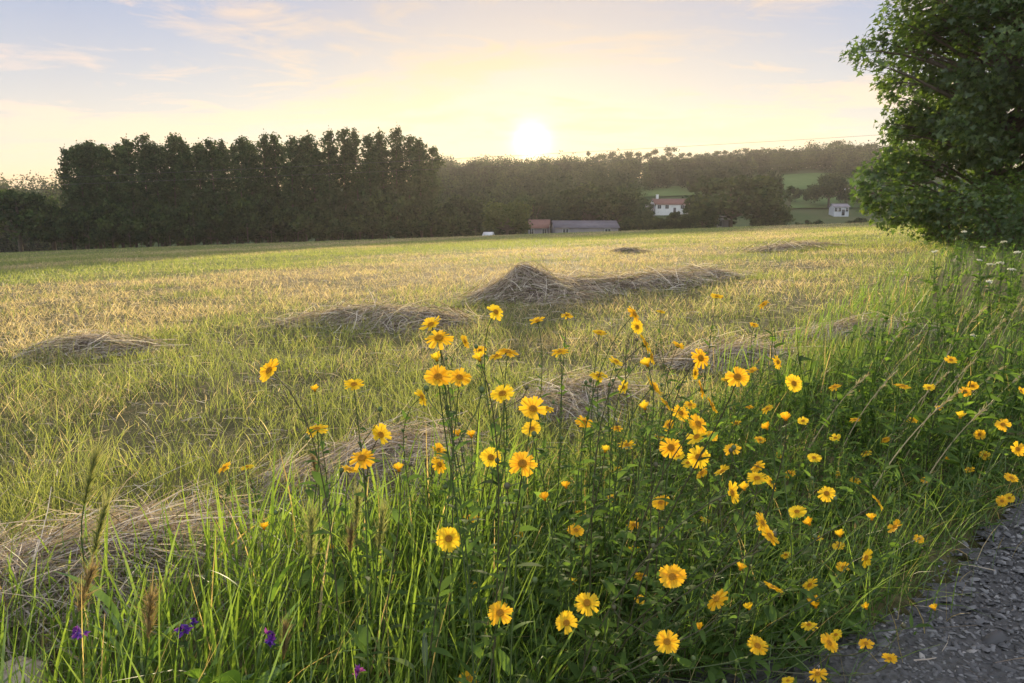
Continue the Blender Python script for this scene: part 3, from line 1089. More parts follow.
def meadow(label, px0, px1, y0, y1):
    us = np.linspace((px0 - 512) / F_PX, (px1 - 512) / F_PX, 16)
    ys = np.linspace(y0, y1, 16)
    U, V = np.meshgrid(us, ys)
    X = U * V
    Z = terrain(X, V) + 0.5
    i_, j_ = np.meshgrid(np.arange(15), np.arange(15), indexing='ij')
    f = np.stack([i_ * 16 + j_, i_ * 16 + j_ + 1, (i_ + 1) * 16 + j_ + 1, (i_ + 1) * 16 + j_], -1).reshape(-1, 4)
    return tag(np_mesh('meadow', np.stack([X, V, Z], -1).reshape(-1, 3), f, None, MEADOW, None, True), label, 'meadow', None, 'structure')


meadow('bright green meadow on the far slope right of the big broad tree', 786, 862, y_for_row(820, 209, 190, 330), y_for_row(820, 193, 200, 360))
meadow('small pale meadow among trees above the long white house', 632, 712, y_for_row(670, 197, 240, 420), y_for_row(670, 187, 240, 430))
meadow('upper pale green meadow below the wooded ridge', 748, 862, y_for_row(800, 190.5, 220, 400), y_for_row(800, 175, 240, 430))

# ------------------------------------------------------------------ houses in the valley
WHITE = mat_plain('white_wall', [(0.3, (0.62, 0.62, 0.60)), (0.7, (0.76, 0.75, 0.72))], 0.6, 0.8)
GREYW = mat_plain('grey_block_wall', [(0.3, (0.20, 0.19, 0.20)), (0.7, (0.30, 0.28, 0.28))], 0.5, 0.9)
REDR = mat_plain('red_tile_roof', [(0.3, (0.17, 0.085, 0.065)), (0.7, (0.24, 0.125, 0.095))], 1.2, 0.9)
GREYR = mat_plain('grey_sheet_roof', [(0.3, (0.20, 0.18, 0.19)), (0.7, (0.30, 0.27, 0.28))], 0.8, 0.7)
DARKG = mat_plain('dark_window_glass', [(0.3, (0.03, 0.035, 0.04)), (0.7, (0.05, 0.055, 0.06))], 1.0, 0.15, spec=0.5)
FRAMEM = mat_plain('window_frames', [(0.3, (0.55, 0.55, 0.53)), (0.7, (0.65, 0.64, 0.62))], 1.0, 0.6)


def house(name, label, px0, px1, Y, eave_row, ridge_row, depth, wall_m, roof_m, rz=0.0, wins=3, chimney=False, door=True, cat='house'):
    a, b = at(px0, eave_row, Y), at(px1, eave_row, Y)
    cx, w = (a[0] + b[0]) / 2, b[0] - a[0]
    z0 = gz_at(cx, Y) - 0.8
    he = a[2] - z0
    hr = at(px0, ridge_row, Y)[2] - z0
    if he < 2.2:
        z0 -= 2.4 - he
        hr += 2.4 - he
        he = 2.4
    root = empty(name, (cx, Y, z0), label, cat)
    root.rotation_euler[2] = rz
    h2, d2 = w / 2, depth / 2
    bag = Bag()
    v = np.array([[-h2, -d2, 0], [h2, -d2, 0], [h2, d2, 0], [-h2, d2, 0], [-h2, -d2, he], [h2, -d2, he], [h2, d2, he], [-h2, d2, he], [-h2, 0, hr - .08], [h2, 0, hr - .08]])
    bag.add(v, [[0, 1, 5, 4], [2, 3, 7, 6]])
    bag.add(v, [[1, 2, 6, 9, 5], [3, 0, 4, 8, 7]])
    bag.build('wall', wall_m, root)
    o, th = 0.35, 0.14
    sl = (hr - he) / d2
    bag = Bag()
    for s in (-1, 1):
        e = np.array([[-h2 - o, s * (d2 + o), he - o * sl], [h2 + o, s * (d2 + o), he - o * sl], [h2 + o, 0, hr], [-h2 - o, 0, hr]])
        vv = np.concatenate([e, e + [0, 0, th]])
        bag.add(vv, [[0, 1, 2, 3], [4, 5, 6, 7], [0, 1, 5, 4], [1, 2, 6, 5], [2, 3, 7, 6], [3, 0, 4, 7]])
    roof = bag.build('roof', roof_m, root)
    if chimney:
        v, f = box(-h2 * .82, -h2 * .82 + .9, -.3, .4, hr - .6, hr + 1.5)
        v2, f2 = box(-h2 * .82 - .1, -h2 * .82 + 1.0, -.4, .5, hr + 1.5, hr + 1.68)
        Bag().add(v, f).add(v2, f2).build('chimney', wall_m, roof)
    slots = wins + (1 if door else 0)
    for i in range(slots):
        xc = -h2 + w * (i + .5) / slots
        if door and i == slots // 2:
            v, f = box(xc - .5, xc + .5, -d2 - .06, -d2 - .004, 0.8, min(he - .25, 2.9))
            dr_ = Bag().add(v, f).build('door', DARKG, root)
            v, f = box(xc + .32, xc + .38, -d2 - .11, -d2 - .062, 1.8, 1.86)
            Bag().add(v, f).build('handle', FRAMEM, dr_)
            continue
        zt = he - 0.35
        zb = max(0.9, zt - 1.3)
        ww = min(0.65, w / slots * .32)
        bag = Bag()
        for bx in ((xc - ww - .1, xc - ww, zb - .1, zt + .1), (xc + ww, xc + ww + .1, zb - .1, zt + .1), (xc - ww, xc + ww, zt, zt + .1), (xc - ww, xc + ww, zb - .1, zb), (xc - .04, xc + .04, zb, zt)):
            v, f = box(bx[0], bx[1], -d2 - .08, -d2 - .004, bx[2], bx[3])
            bag.add(v, f)
        fr = bag.build('window', FRAMEM, root)
        v, f = box(xc - ww, xc + ww, -d2 - .04, -d2 - .006, zb, zt)
        Bag().add(v, f).build('pane', DARKG, fr)
    return root


SHEDR = mat_plain('dark_shed_roof', [(0.3, (0.10, 0.09, 0.10)), (0.7, (0.15, 0.135, 0.15))], 0.8, 0.8)
PALEW = mat_plain('blue_grey_render', [(0.3, (0.42, 0.44, 0.46)), (0.7, (0.52, 0.54, 0.56))], 0.6, 0.8)
house('grey_shed', 'long low grey shed with a shallow roof beyond the crest of the field', 553, 615, 178, 227.5, 221.0, 9, GREYW, SHEDR, math.radians(3), 2)
house('small_house', 'small red roofed house peeping over the crest left of the grey shed', 530, 549, 183, 227.5, 220.0, 7, GREYW, REDR, math.radians(-8), 2)
house('white_house', 'long white house with a red roof and chimney in the valley', 652, 691, y_for_row(670, 213.5, 205, 380), 204.5, 199.0, 8, WHITE, REDR, math.radians(6), 4, True)
house('grey_barn', 'low dark barn joined to the left of the long white house', 638, 655, y_for_row(648, 215, 205, 380), 208.5, 204, 8, GREYW, GREYR, math.radians(-15), 2)
house('white_cottage', 'white cottage with a flat grey roof half hidden by the big leafy tree', 832, 846, y_for_row(840, 215.5, 190, 300), 207, 204, 6, PALEW, GREYR, math.radians(-6), 3)
house('hillside_house', 'tiny pale house high on the slope above the white house', 700, 709, y_for_row(704, 191, 260, 420), 186.5, 183.5, 6, WHITE, REDR, math.radians(25), 2)
house('hillside_house', 'tiny pale gabled house on the slope right of the big broad tree', 759, 769, y_for_row(764, 187, 260, 430), 182, 178, 6, WHITE, GREYR, math.radians(70), 2)
house('hillside_house', 'tiny roof at the end of the upper meadow by the round oak', 846, 856, y_for_row(850, 194, 260, 420), 189, 186, 6, WHITE, REDR, math.radians(10), 2)
house('roadside_hut', 'small white hut with a bright roof below the green meadow', 714, 726, 186, 219.5, 216.5, 4, GREYW, WHITE, math.radians(5), 1)
house('roadside_hut', 'very small white hut at the foot of the pale round tree', 485, 492, 170, 235.5, 232.5, 3, WHITE, WHITE, math.radians(-10), 1, door=False)

# overhead cables
CABLE = mat_plain('cable_metal', [(0.3, (0.05, 0.05, 0.05)), (0.7, (0.09, 0.09, 0.09))], 1.0, 0.6)


def cable(label, p0, p1, sag, r):
    t = np.linspace(0, 1, 40)[:, None]
    pts = p0 + (p1 - p0) * t
    pts[:, 2] -= sag * 4 * (t * (1 - t))[:, 0]
    v, f = tube(pts, r, 5)
    return tag(Bag().add(v, f).build('overhead_cable', CABLE), label, 'cable', 'overhead cables')


cable('upper cable crossing in front of the poplars', at(-300, 193, 118), at(1500, 88, 250), 2.5, 0.032)
cable('lower cable crossing in front of the poplars', at(-300, 198, 118), at(1500, 104, 250), 2.5, 0.030)
cable('upper of the two faint cables in the sky above the right hand ridge', at(640, 166, 300), at(1300, 100, 150), 2.0, 0.030)
cable('lower of the two faint cables in the sky above the right hand ridge', at(640, 172, 300), at(1300, 113, 150), 2.0, 0.028)

# ------------------------------------------------------------------ the big leafy tree on the right
BIG_LEAF = mat_leaf('maple_leaves', [(0.0, (0.030, 0.062, 0.014)), (0.5, (0.056, 0.105, 0.022)), (0.85, (0.095, 0.155, 0.030)), (1.0, (0.145, 0.205, 0.042))], 1.75, 0.48, 0.04, 0.5)


def palm_leaves(C, rng, size, out):
    """five-lobed leaves drooping outwards from the crown"""
    n = len(C)
    ang = np.radians([-90, -62, -40, -12, 8, 40, 58, 90, 122, 140, 172, 192, 220, 242])
    rad = np.array([.10, .45, .62, .34, .95, .42, .55, 1.1, .55, .42, .95, .34, .62, .45])
    lx, ly = np.cos(ang) * rad, np.sin(ang) * rad + 0.1
    nrm = unit(out * 0.6 + vec(0, 0, 0.75) + rng.normal(0, 0.55, (n, 3)))
    tipd = out + vec(0, 0, -0.75) + rng.normal(0, 0.6, (n, 3))
    ydir = unit(tipd - nrm * np.sum(tipd * nrm, 1, keepdims=True))
    xdir = np.cross(ydir, nrm)
    s = size * rng.uniform(0.6, 1.25, n)
    fold = np.abs(lx) * 0.22
    v = C[:, None, :] + s[:, None, None] * (xdir[:, None, :] * lx[None, :, None] + ydir[:, None, :] * ly[None, :, None] + nrm[:, None, :] * fold[None, :, None])
    k_ = len(ang)
    return v.reshape(-1, 3), np.arange(n * k_).reshape(n, k_), np.repeat(np.arange(n), k_)


def big_tree():
    rng = np.random.default_rng(601)
    TY = 21.0
    bx_, by_ = at(985, 236, TY)[0], TY
    z0 = gz_at(bx_, by_)
    root = empty('leafy_tree', (bx_, by_, z0), 'big leafy green tree overhanging the right side of the field', 'tree')
    O = np.array([bx_, by_, z0])
    cr, tr = Bag(), Bag()
    tpts = np.array([[0, 0, -0.3], [0.1, 0.05, 1.2], [-0.05, 0.1, 3.0], [0.15, 0.0, 5.5], [0.0, 0.1, 8.0], [0.1, 0, 10.5]])
    v, f = tube(tpts, (0.34, 0.26, 0.22, 0.17, 0.10, 0.03), 9)
    tr.add(v, f)
    ends = []
    # sprays that draw the outline against the sky (picture x, row, depth)
    for px, row, dy, r_ in [(858, 52, 0, .36), (876, 40, .3, .40), (872, 64, -.3, .36), (893, 22, 0, .45), (905, 8, .4, .5), (892, 48, .2, .42), (884, 84, .2, .30), (893, 96, 0, .30),
                            (911, 60, .3, .45), (915, 32, .2, .5), (922, 88, .3, .45), (888, 124, .2, .30), (900, 112, .2, .36), (895, 136, 0, .34), (910, 130, .4, .42), (918, 108, .2, .42),
                            (880, 168, 0, .40), (894, 158, .3, .48), (868, 184, -.2, .38), (861, 197, .2, .30), (880, 196, -.4, .5), (872, 208, .2, .30), (888, 220, -.2, .36), (900, 206, -.6, .55),
                            (906, 180, -.5, .6), (915, 160, 0, .6), (917, 218, -.5, .42), (932, 226, -.4, .42), (930, 205, -.9, .6), (942, 234, -.2, .4), (866, 172, .6, .28), (912, -6, 0, .6), (930, 10, 0, .7)]:
        ends.append((at(px, row, TY + dy) - O, r_ * 1.12, True))
    for q in range(215):
        d = unit(rng.normal(size=3))
        c = np.array([0.75, 0.2, 5.3]) + d * np.array([4.4, 3.6, 5.0]) * rng.uniform(0.45, 1.0)
        if c[2] < 0.75 or (c[0] < -2.25 and c[2] < 4.2) or (c[0] < -1.55 and c[2] > 3.6) or (d[0] < -0.55 and abs(d[2]) < 0.5 and d[1] < 0.3 and c[0] < -2.3):
            continue
        ends.append((c, rng.uniform(0.5, 0.85), False))
    for c, r_, edge in ends:
        zb = np.clip(c[2] - abs(np.hypot(c[0], c[1])) * rng.uniform(0.25, 0.6), 0.8, 9.5)
        base = np.array([np.interp(zb, tpts[:, 2], tpts[:, 0]), np.interp(zb, tpts[:, 2], tpts[:, 1]), zb])
        midp = (base + c) / 2 + rng.normal(0, 0.15, 3) + np.array([0, 0, 0.35])
        pts = bez(base, base + (midp - base) * .6, midp + (c - midp) * .4 + [0, 0, .2], c, 7)
        ln = np.linalg.norm(c - base)
        v, f = tube(pts, np.linspace(0.018 + 0.014 * ln, 0.008, 7), 5)
        tr.add(v, f)
        m_ = int((120 if edge else 165) * (r_ / 0.5) ** 2)
        C = c + unit(rng.normal(size=(m_, 3))) * rng.random((m_, 1)) ** 0.5 * r_ * np.array([1.15, 1.15, 0.8])
        out = unit(C - np.array([0.4, 0.2, 5.0]))
        v, f, i = palm_leaves(C, rng, 0.112 if edge else 0.11, out)
        tone = np.clip(rng.normal(rng.uniform(0.3, 0.62), 0.2, m_), 0, 1)
        cr.add(v, f, rnd=tone[i])
        for _ in range(3):
            e = c + rng.normal(0, 0.5, 3) * r_
            v, f = tube(np.linspace(pts[4], e, 3), (0.010, 0.007, 0.004), 4)
            tr.add(v, f)
    cr.build('crown', BIG_LEAF, root)
    tr.build('trunk', BARK, root, True)


big_tree()


def leafy_bush(name, label, px, row, Y, h, w, seed, mat=BIG_LEAF, n=2600, size=0.07):
    rng = np.random.default_rng(seed)
    q = at(px, row, Y)
    z0 = gz_at(q[0], Y)
    root = empty(name, (q[0], Y, z0), label, 'bush', 'bushes under the leafy tree')
    cr, tr = Bag(), Bag()
    for _ in range(26):
        c = np.array([rng.normal(0, w * .26), rng.normal(0, w * .26), h * rng.uniform(0.15, 0.92)])
        v, f = tube(bez(np.array([c[0] * .2, c[1] * .2, -.05]), np.array([c[0] * .3, c[1] * .3, c[2] * .5]), c * [.8, .8, .9], c, 5), np.linspace(.016, .004, 5), 4)
        tr.add(v, f)
        m_ = n // 26
        C = c + rng.normal(0, 1, (m_, 3)) * w * 0.11
        v, f, i = palm_leaves(C, rng, size, unit(C - np.array([0, 0, h * .3])))
        cr.add(v, f, rnd=np.clip(rng.normal(rng.uniform(.3, .6), .2, m_), 0, 1)[i])
    cr.build('foliage', mat, root)
    tr.build('stems', BARK, root)


leafy_bush('verge_bush', 'dense low bush at the left foot of the big leafy tree', 955, 238, 20.0, 1.6, 2.2, 621)
leafy_bush('verge_bush', 'dark bush at the right edge below the big leafy tree', 1018, 240, 17.5, 1.7, 2.6, 622)
leafy_bush('verge_bush', 'bush under the crown right of the trunk of the big tree', 992, 240, 19.0, 1.5, 2.2, 623)

# ------------------------------------------------------------------ yellow daisies of the verge
def petal_ring(rng, npet, cup, droop, ragged=0.0):
    """a ring of notched petals, unit diameter, facing +Z"""
    V, F, Rn = [], [], []
    n0 = 0
    for k in range(npet):
        if ragged and rng.random() < ragged:
            continue
        a = 2 * np.pi * k / npet + rng.normal(0, 0.06)
        ln = 0.5 * rng.uniform(0.90, 1.08)
        w = 4.5 / npet * 0.5 * rng.uniform(1.0, 1.25)
        rows = [(0.13, 0.40), (0.32, 0.75), (0.60, 1.0), (0.86, 1.0), (0.97, 0.78)]
        tw, dr = rng.normal(0, 0.16), droop + rng.normal(0, 0.10)
        pts = []
        for (rr, ww) in rows:
            r_ = ln * rr
            zc = cup * r_ * 0.9 - dr * r_ * r_ * 1.6
            for s in (-1, 0, 1):
                tip = 0.0
                if rr > 0.94:
                    tip = -0.02 if s == 0 else 0.012
                pts.append(((r_ + tip), s * w * ww * 0.5, zc + (0.030 if s == 0 else 0.0) * ww * -1 + tw * s * w * ww * 0.5))
        pts = np.array(pts)
        x = pts[:, 0] * np.cos(a) - pts[:, 1] * np.sin(a)
        y = pts[:, 0] * np.sin(a) + pts[:, 1] * np.cos(a)
        V.append(np.stack([x, y, pts[:, 2] + 0.004 * (k % 2)], -1))
        for i in range(4):
            for j in range(2):
                F.append([n0 + i * 3 + j, n0 + (i + 1) * 3 + j, n0 + (i + 1) * 3 + j + 1, n0 + i * 3 + j + 1])
        tone = np.clip(rng.normal(0.5, 0.16), 0, 1)
        Rn.append(np.clip(np.repeat([tone - .22, tone - .08, tone, tone + .08, tone + .12], 3), 0, 1))
        n0 += 15
    return np.concatenate(V), np.array(F), np.concatenate(Rn)


def disc_mesh(rng):
    """domed centre made of small florets"""
    b_ = Bag()
    th = np.arange(14) * 2 * np.pi / 14
    rows = [(0.145, 0.0), (0.14, 0.035), (0.105, 0.058), (0.05, 0.062), (0.0, 0.05)]
    v = np.concatenate([np.stack([r_ * np.cos(th), r_ * np.sin(th), np.full(14, z_)], -1) for r_, z_ in rows])
    f = [[i * 14 + j, i * 14 + (j + 1) % 14, (i + 1) * 14 + (j + 1) % 14, (i + 1) * 14 + j] for i in range(4) for j in range(14)]
    b_.add(v, f, rnd=0.25)
    for k in range(70):
        r_ = 0.14 * np.sqrt((k + .5) / 70)
        a = k * 2.39996
        z_ = np.interp(r_, [0, .05, .105, .14], [.05, .062, .058, .035])
        s = 0.011
        c = np.array([r_ * np.cos(a), r_ * np.sin(a), z_])
        v = c + np.array([[-s, -s, 0], [s, -s, 0], [s, s, 0], [-s, s, 0], [0, 0, 0.03]])
        b_.add(v, [[0, 1, 4], [1, 2, 4], [2, 3, 4], [3, 0, 4]], rnd=np.clip(0.3 + (0.5 if r_ > 0.095 else 0.1) + rng.normal(0, .15), 0, 1))
    return b_


def cup_mesh():
    th = np.arange(10) * 2 * np.pi / 10
    rows = [(0.03, -0.16), (0.11, -0.12), (0.16, -0.05), (0.17, 0.0)]
    v = np.concatenate([np.stack([r_ * np.cos(th), r_ * np.sin(th), np.full(10, z_)], -1) for r_, z_ in rows])
    f = [[i * 10 + j, i * 10 + (j + 1) % 10, (i + 1) * 10 + (j + 1) % 10, (i + 1) * 10 + j] for i in range(3) for j in range(10)]
    return Bag().add(v, f, rnd=0.4)


def take_mesh(o):
    me = o.data
    bpy.data.objects.remove(o)
    return me


rng = np.random.default_rng(701)
HEADS = []
for k in range(8):
    v, f, rn = petal_ring(rng, int(rng.integers(14, 19)), rng.uniform(0.05, 0.35), rng.uniform(0.0, 0.35), 0.06 if k < 6 else 0.3)
    HEADS.append(take_mesh(np_mesh('petals', v, f, {'rnd': rn}, PETAL)))
HALF = []
for k in range(2):
    v, f, rn = petal_ring(rng, 12, 1.6, 0.3)
    HALF.append(take_mesh(np_mesh('petals', v, f, {'rnd': rn}, PETAL)))
DISCM = take_mesh(disc_mesh(rng).build('disc', DISC))
CUPM = take_mesh(cup_mesh().build('calyx', BUDG))
from mathutils import Vector, Matrix

CAM_R = np.array([1.0, 0, 0])
CAM_U = np.array([0, math.sin(PITCH), math.cos(PITCH)])


def part(name, me, parent, mw=None):
    o = bpy.data.objects.new(name, me)
    COL.objects.link(o)
    o.parent = parent
    if mw is not None:
        o.matrix_local = mw
    return o


def stem_leaves(bag, pts, rng, n, l0=0.025, l1=0.065, w=0.26, lo=0.05, hi=0.85):
    t = rng.uniform(lo, hi, n)
    ii_ = t * (len(pts) - 1)
    k_ = ii_.astype(int)
    fr = (ii_ - k_)[:, None]
    P_ = pts[k_] * (1 - fr) + pts[np.minimum(k_ + 1, len(pts) - 1)] * fr
    a_ = rng.uniform(0, 6.283, n)
    D_ = unit(vec(np.cos(a_), np.sin(a_), rng.uniform(0.3, 1.1, n)))
    L_ = rng.uniform(l0, l1, n) * (1.25 - 0.7 * t)
    B_ = vec(np.cos(a_) * .1, np.sin(a_) * .1, -rng.uniform(0.1, 0.7, n))
    v, f, tt, i = ribbons(P_, D_, B_, L_, L_ * w * rng.uniform(.7, 1.4, n), 4, rng, vec(np.zeros(n), np.zeros(n), np.ones(n)) + rng.normal(0, .25, (n, 3)), 'leaf')
    bag.add(v, f, t=tt, rnd=np.clip(rng.normal(.45, .25, n), 0, 1)[i])


FORMS = {
    'c': (0.94, 80, 'open yellow daisy'),
    'u': (0.40, 92, 'flat yellow daisy'),
    'U': (0.66, 95, 'upturned yellow daisy'),
    'R': (0.72, 30, 'right turned yellow daisy'),
    'L': (0.62, 140, 'left turned yellow daisy'),
    'r': (0.42, 25, 'half profile yellow daisy'),
    'l': (0.45, 135, 'left tipped yellow daisy'),
    'e': (0.14, 22, 'edge-on yellow daisy'),
    'h': (0.55, 85, 'half open yellow daisy'),
    'b': (0.50, 90, 'small yellow bud'),
}
G = 'yellow daisies along the verge'
FLOWERS = """
495.8 312 18 R|highest in the middle, before the largest hay heap's left flank
431 325 23 u|alone above a drooping daisy, left of the large hay heap's foot
439 338 27 U|with a drooping edge, second from the top of the left cluster
464.5 341.6 14 r|small, right beside the drooping daisy of the left cluster
480 350.6 13 U|small, left of the touching pair in the upper middle
497 356 18 u|left of a touching pair in the upper middle
508 352 20 u|right of a touching pair in the upper middle
480 360.5 11 b|under the touching pair in the upper middle
437 360.5 11 b|between the drooping daisy and the large pair below it
438 377 28 U|largest of the upper left cluster, left of a touching pair
459.5 377.6 24 U|overlapping the right side of the largest upper left daisy
502.5 393.7 25 U|alone just above the tall camera facing daisy in the middle
421.5 397 18 r|on the left, below the large touching pair
537.6 321 15 u|above the middle, in front of the large heap's foot
567 315 12 u|hazy and small in front of the large heap's tail
599.4 333 15 u|with a dark bud standing above it
560 352 17 u|flat, alone between the upper middle pair and the dark bud daisy
616 362 16 u|left of the diagonal chain of edge-on daisies
598.6 375.7 18 u|on a thick dark stalk in the middle
624 387.4 14 L|small, right of the thick dark stalk
634.6 314 18 r|top of the vertical chain right of the middle
637 327 15 R|second of the vertical chain, just under its top
645 343.6 20 e|third down the slanting chain right of the middle
651 356 18 e|fourth down the slanting chain, touching the third
648 366 11 b|under the slanting chain, half hidden by it
653 387 22 e|fifth down the slanting chain, steeply tilted
666 403 15 e|lowest of the slanting chain right of the middle
716.7 296.7 12 u|highest of all, on a thin stem against the far field
763.6 304.5 11 l|tiny and hazy, right of the highest daisy
754 325 9 u|tiny, below the tiny hazy one at the upper right
661 311.5 9 u|tiny, right of the top of the vertical chain
678 346 13 u|between the slanting chain and the bright daisy on its right
701 358 20 R|bright and large, in front of the grey hay patch
695 373 14 r|hanging under the bright daisy before the grey hay patch
701 389 18 e|first of two stepped edge-on heads below the grey hay patch
711.6 405 18 e|second and lower of two stepped edge-on heads
737.4 376.9 23 c|large and round, alone just below the grey hay patch
752 371 12 u|dark backed, touching the right of the large round one
778 362 14 r|small, upright, right of the grey hay patch
793.7 383.5 19 R|narrow, tall oval with a dark centre on the right
680.7 413 18 R|top left of the dense knot of daisies
669 425 14 L|left edge of the dense knot
698 423.8 23 R|biggest at the top of the dense knot
697 437 23 U|in the heart of the dense knot
671 447.5 22 c|left of the dense knot, round and open
678 456 14 U|tucked under the round one left of the dense knot
698.5 457 22 c|bottom of the dense knot, round with a dark centre
688 463 14 U|between the two round heads at the foot of the dense knot
702 473 15 l|just below the dense knot, tilted
533 409 27 c|tall, in the middle, with a smaller head behind it
547 408 14 u|peeping out behind the tall middle daisy
532 429 20 U|just under the tall middle daisy
584 422 17 U|right of the tall middle daisy
491 457.5 22 c|left of the biggest round daisy in the middle
522.5 463.5 28 c|biggest and roundest, right in the middle of the photo
438.5 450 15 R|upper of two stacked heads left of the middle
439.5 464.5 18 R|lower of two stacked heads left of the middle
458 435.5 8 b|between the stacked pair and the middle daisies
767.5 409 12 u|right of the dense knot, seen flat
749 407 10 u|small and dark, left of the flat one right of the knot
732 449 17 U|alone to the right of the dense knot's lower half
722.6 471.5 17 u|flat, right below the dense knot
767.5 429 9 b|right of the dense knot, on a thin stalk
736 423 10 h|close to the right side of the dense knot
757.8 467 15 L|top of a three headed bunch on the right
757 478.5 21 U|front head of the three headed bunch on the right
771 482.4 17 r|right head of the three headed bunch on the right
731.5 493 24 r|large, below left of the three headed bunch
744.5 490 10 b|touching the right of the large profile daisy
661 503 20 U|alone below the dense knot, deep orange
645 409 10 b|left of the dense knot
627 445 17 h|ragged and wilting, left of the dense knot
617 428 12 h|ragged, just above the wilting one
566 488 9 b|right below the biggest middle daisy
471.5 437 9 b|left of the pair of round middle daisies
269.5 370.6 26 l|lone, far left over the mown field
315 391 8 b|low in the mown grass right of the lone left daisy
354 384.6 21 u|flat and lone, right of the lone left daisy
317 429.5 22 l|lone, above the tangled hay row on the left
380.5 435 23 R|upright, in front of the tangled hay row
362 458 26 U|larger of an overlapping pair before the tangled hay row
349 470 20 u|smaller and lower of an overlapping pair before the tangled hay row
399 471 11 b|orange, right of the overlapping pair
224.5 468 15 l|leftmost of a small far left pair above the long hay row
247 467 13 u|right one of a small far left pair above the long hay row
328 549 15 u|pale yellow and low among the green blades on the left
264 529 9 b|low on a thin stem above the long hay row
448.6 538.8 26 c|alone on the left of the lower middle
471 517.6 17 u|upper right of the lone lower middle daisy
474 586.6 15 U|small, just above the lowest round daisy on the left
500 613 26 c|round, lowest on the left of the lower middle
566.5 623 23 c|lower left of a pair at the bottom middle
587 603 25 c|upper right of a pair at the bottom middle
576 530.6 18 U|deep orange, right of the lower middle, tilted
580 513 11 h|small, above the deep orange tilted one
583 548 12 h|small and yellow, below the deep orange tilted one
634 525 15 h|dull and rumpled in the shade
635 550 14 h|dull, under the rumpled one
641 576 14 h|drooping and dull, left of the large shaded round daisy
672.5 577 27 c|large and round, lit against the dark shade
667 642 25 c|large, at the bottom in the dark shade
468.5 679 23 U|cut by the bottom edge, in the middle
659 529 12 h|small with a pale leaf beside it
573 584 8 b|green, above the bottom middle pair
826.6 493.5 17 c|small, round, among the right side grasses
797 512 18 U|lemon yellow, left below the small round one on the right
762 523 22 r|back one of a stacked pair on arching stems
769.5 536 24 r|front one of a stacked pair on arching stems
878 502 18 e|thin upright sliver at the end of an arching stem
895 527 17 l|at the right end of a long bare stem
810 525 10 b|just below the lemon yellow daisy
817.7 538 11 h|small, in the shade right of the stacked pair
840 536.5 9 b|upper of two little heads in the right shade
838.5 546 13 U|lower of two little heads in the right shade
866.7 558 20 l|long petalled, at the right edge of the shade
843.5 567.7 14 U|small, left below the long petalled one
716.6 599 25 U|wide, seen over its rim in the dark shade
772.5 587.6 22 e|nodding edge-on at the end of a hooked stem
810 585.5 19 l|tilted, right of the nodding edge-on daisy
812.6 599 12 h|tucked under the tilted one in the right shade
816 608 9 b|under two shaded heads on the right
750 610 10 b|alone in the dark shade, right of the wide daisy
809 625 16 U|low, near the path edge, seen over its rim
829 643 21 R|ruffled, close to the gravel at the bottom right
836 635 14 U|behind the ruffled one by the gravel
757.5 646 23 R|orange, on a hooked stem at the bottom right
866 643.5 15 U|small, hanging over the gravel
889.6 659 15 U|lowest on the right, out over the gravel
817.7 674 19 U|at the very bottom near the gravel's edge
788 681 13 U|cut by the bottom edge near the gravel
866.7 609 8 b|alone over the dark edge of the gravel
951 360 12 U|highest in the right hand verge grass
903 386 15 u|left in the right hand verge grass
929 388 11 U|beneath the highest one of the right hand verge
965 391.5 11 c|left of a little round pair near the right edge
972.6 386 10 c|right of a little round pair near the right edge
960 418 9 b|below the little round pair near the right edge
979.6 434.6 11 c|small round, left of the bright one by the right edge
1003 424.5 14 c|bright, near the right edge of the photo
1017.6 449 15 R|cut close to the right edge of the photo
949 458 10 U|lone in dark grass between the two right hand clusters
1011 478 13 U|right edge, above the close pair by the gravel
1002 501 11 c|left of a close pair at the right end of the gravel
1009.5 498 10 c|right of a close pair at the right end of the gravel
919 538.7 10 c|small, low over the right part of the gravel edge
835.5 438 11 U|small, above the lone small round one of the right grasses
838 473 10 h|small, above right of the round right hand one
814 458 14 U|pale, among grasses right of the three headed bunch
835 387 12 u|alone in bright green grass on the right
803 421 11 U|small, under the narrow oval daisy on the right
866 453 11 h|ragged, in the middle of the right side grasses
1021 391 10 r|half cut by the right edge, high up
618 470 12 U|deep orange, between the biggest middle daisy and the lone orange one
605 452 9 b|right of the biggest middle daisy, low on a thin stem
690 405 13 U|just above the dense knot, left of the stepped edge-on heads
712 436 13 R|touching the right side of the dense knot
660 436 11 h|left side of the dense knot, behind the round open head
726 380 10 u|hidden behind the left rim of the large round one below the hay
786 420 10 b|between the narrow oval daisy and the flat one right of the knot
780 455 10 U|small, right above the three headed bunch
790 474 11 U|small, right of the three headed bunch
705 520 12 h|in grass left of the stacked pair on arching stems
612 498 11 U|small, above the deep orange tilted one of the lower middle
545 500 10 b|below the biggest middle daisy to its right
520 535 11 U|small, right of the upper right neighbour of the lone lower daisy
640 600 12 U|shaded, left below the large round lit daisy
700 630 10 b|shaded, right above the large bottom daisy
740 570 10 b|shaded, left of the nodding edge-on head
786 555 11 U|shaded, below the stacked pair on arching stems
872 520 9 b|below the upright sliver on its arching stem
855 480 11 U|among grasses, above the upright sliver
885 440 10 U|among grasses, midway between three headed bunch and the right edge
912 420 10 U|among verge grasses under the flat left one of the right hand verge
938 408 9 h|among verge grasses, beneath the highest right hand one's neighbour
925 480 9 U|in dark verge grass above the small low one by the gravel
970 470 9 U|in dark verge grass left of the right edge heads
985 455 10 c|in dark verge grass below the small round one near the edge
760 440 11 U|right of the dense knot between two thin stalked heads
855 420 10 u|in bright grass right of the small one under the oval daisy
935 610 8 b|fallen low over the middle of the gravel
"""


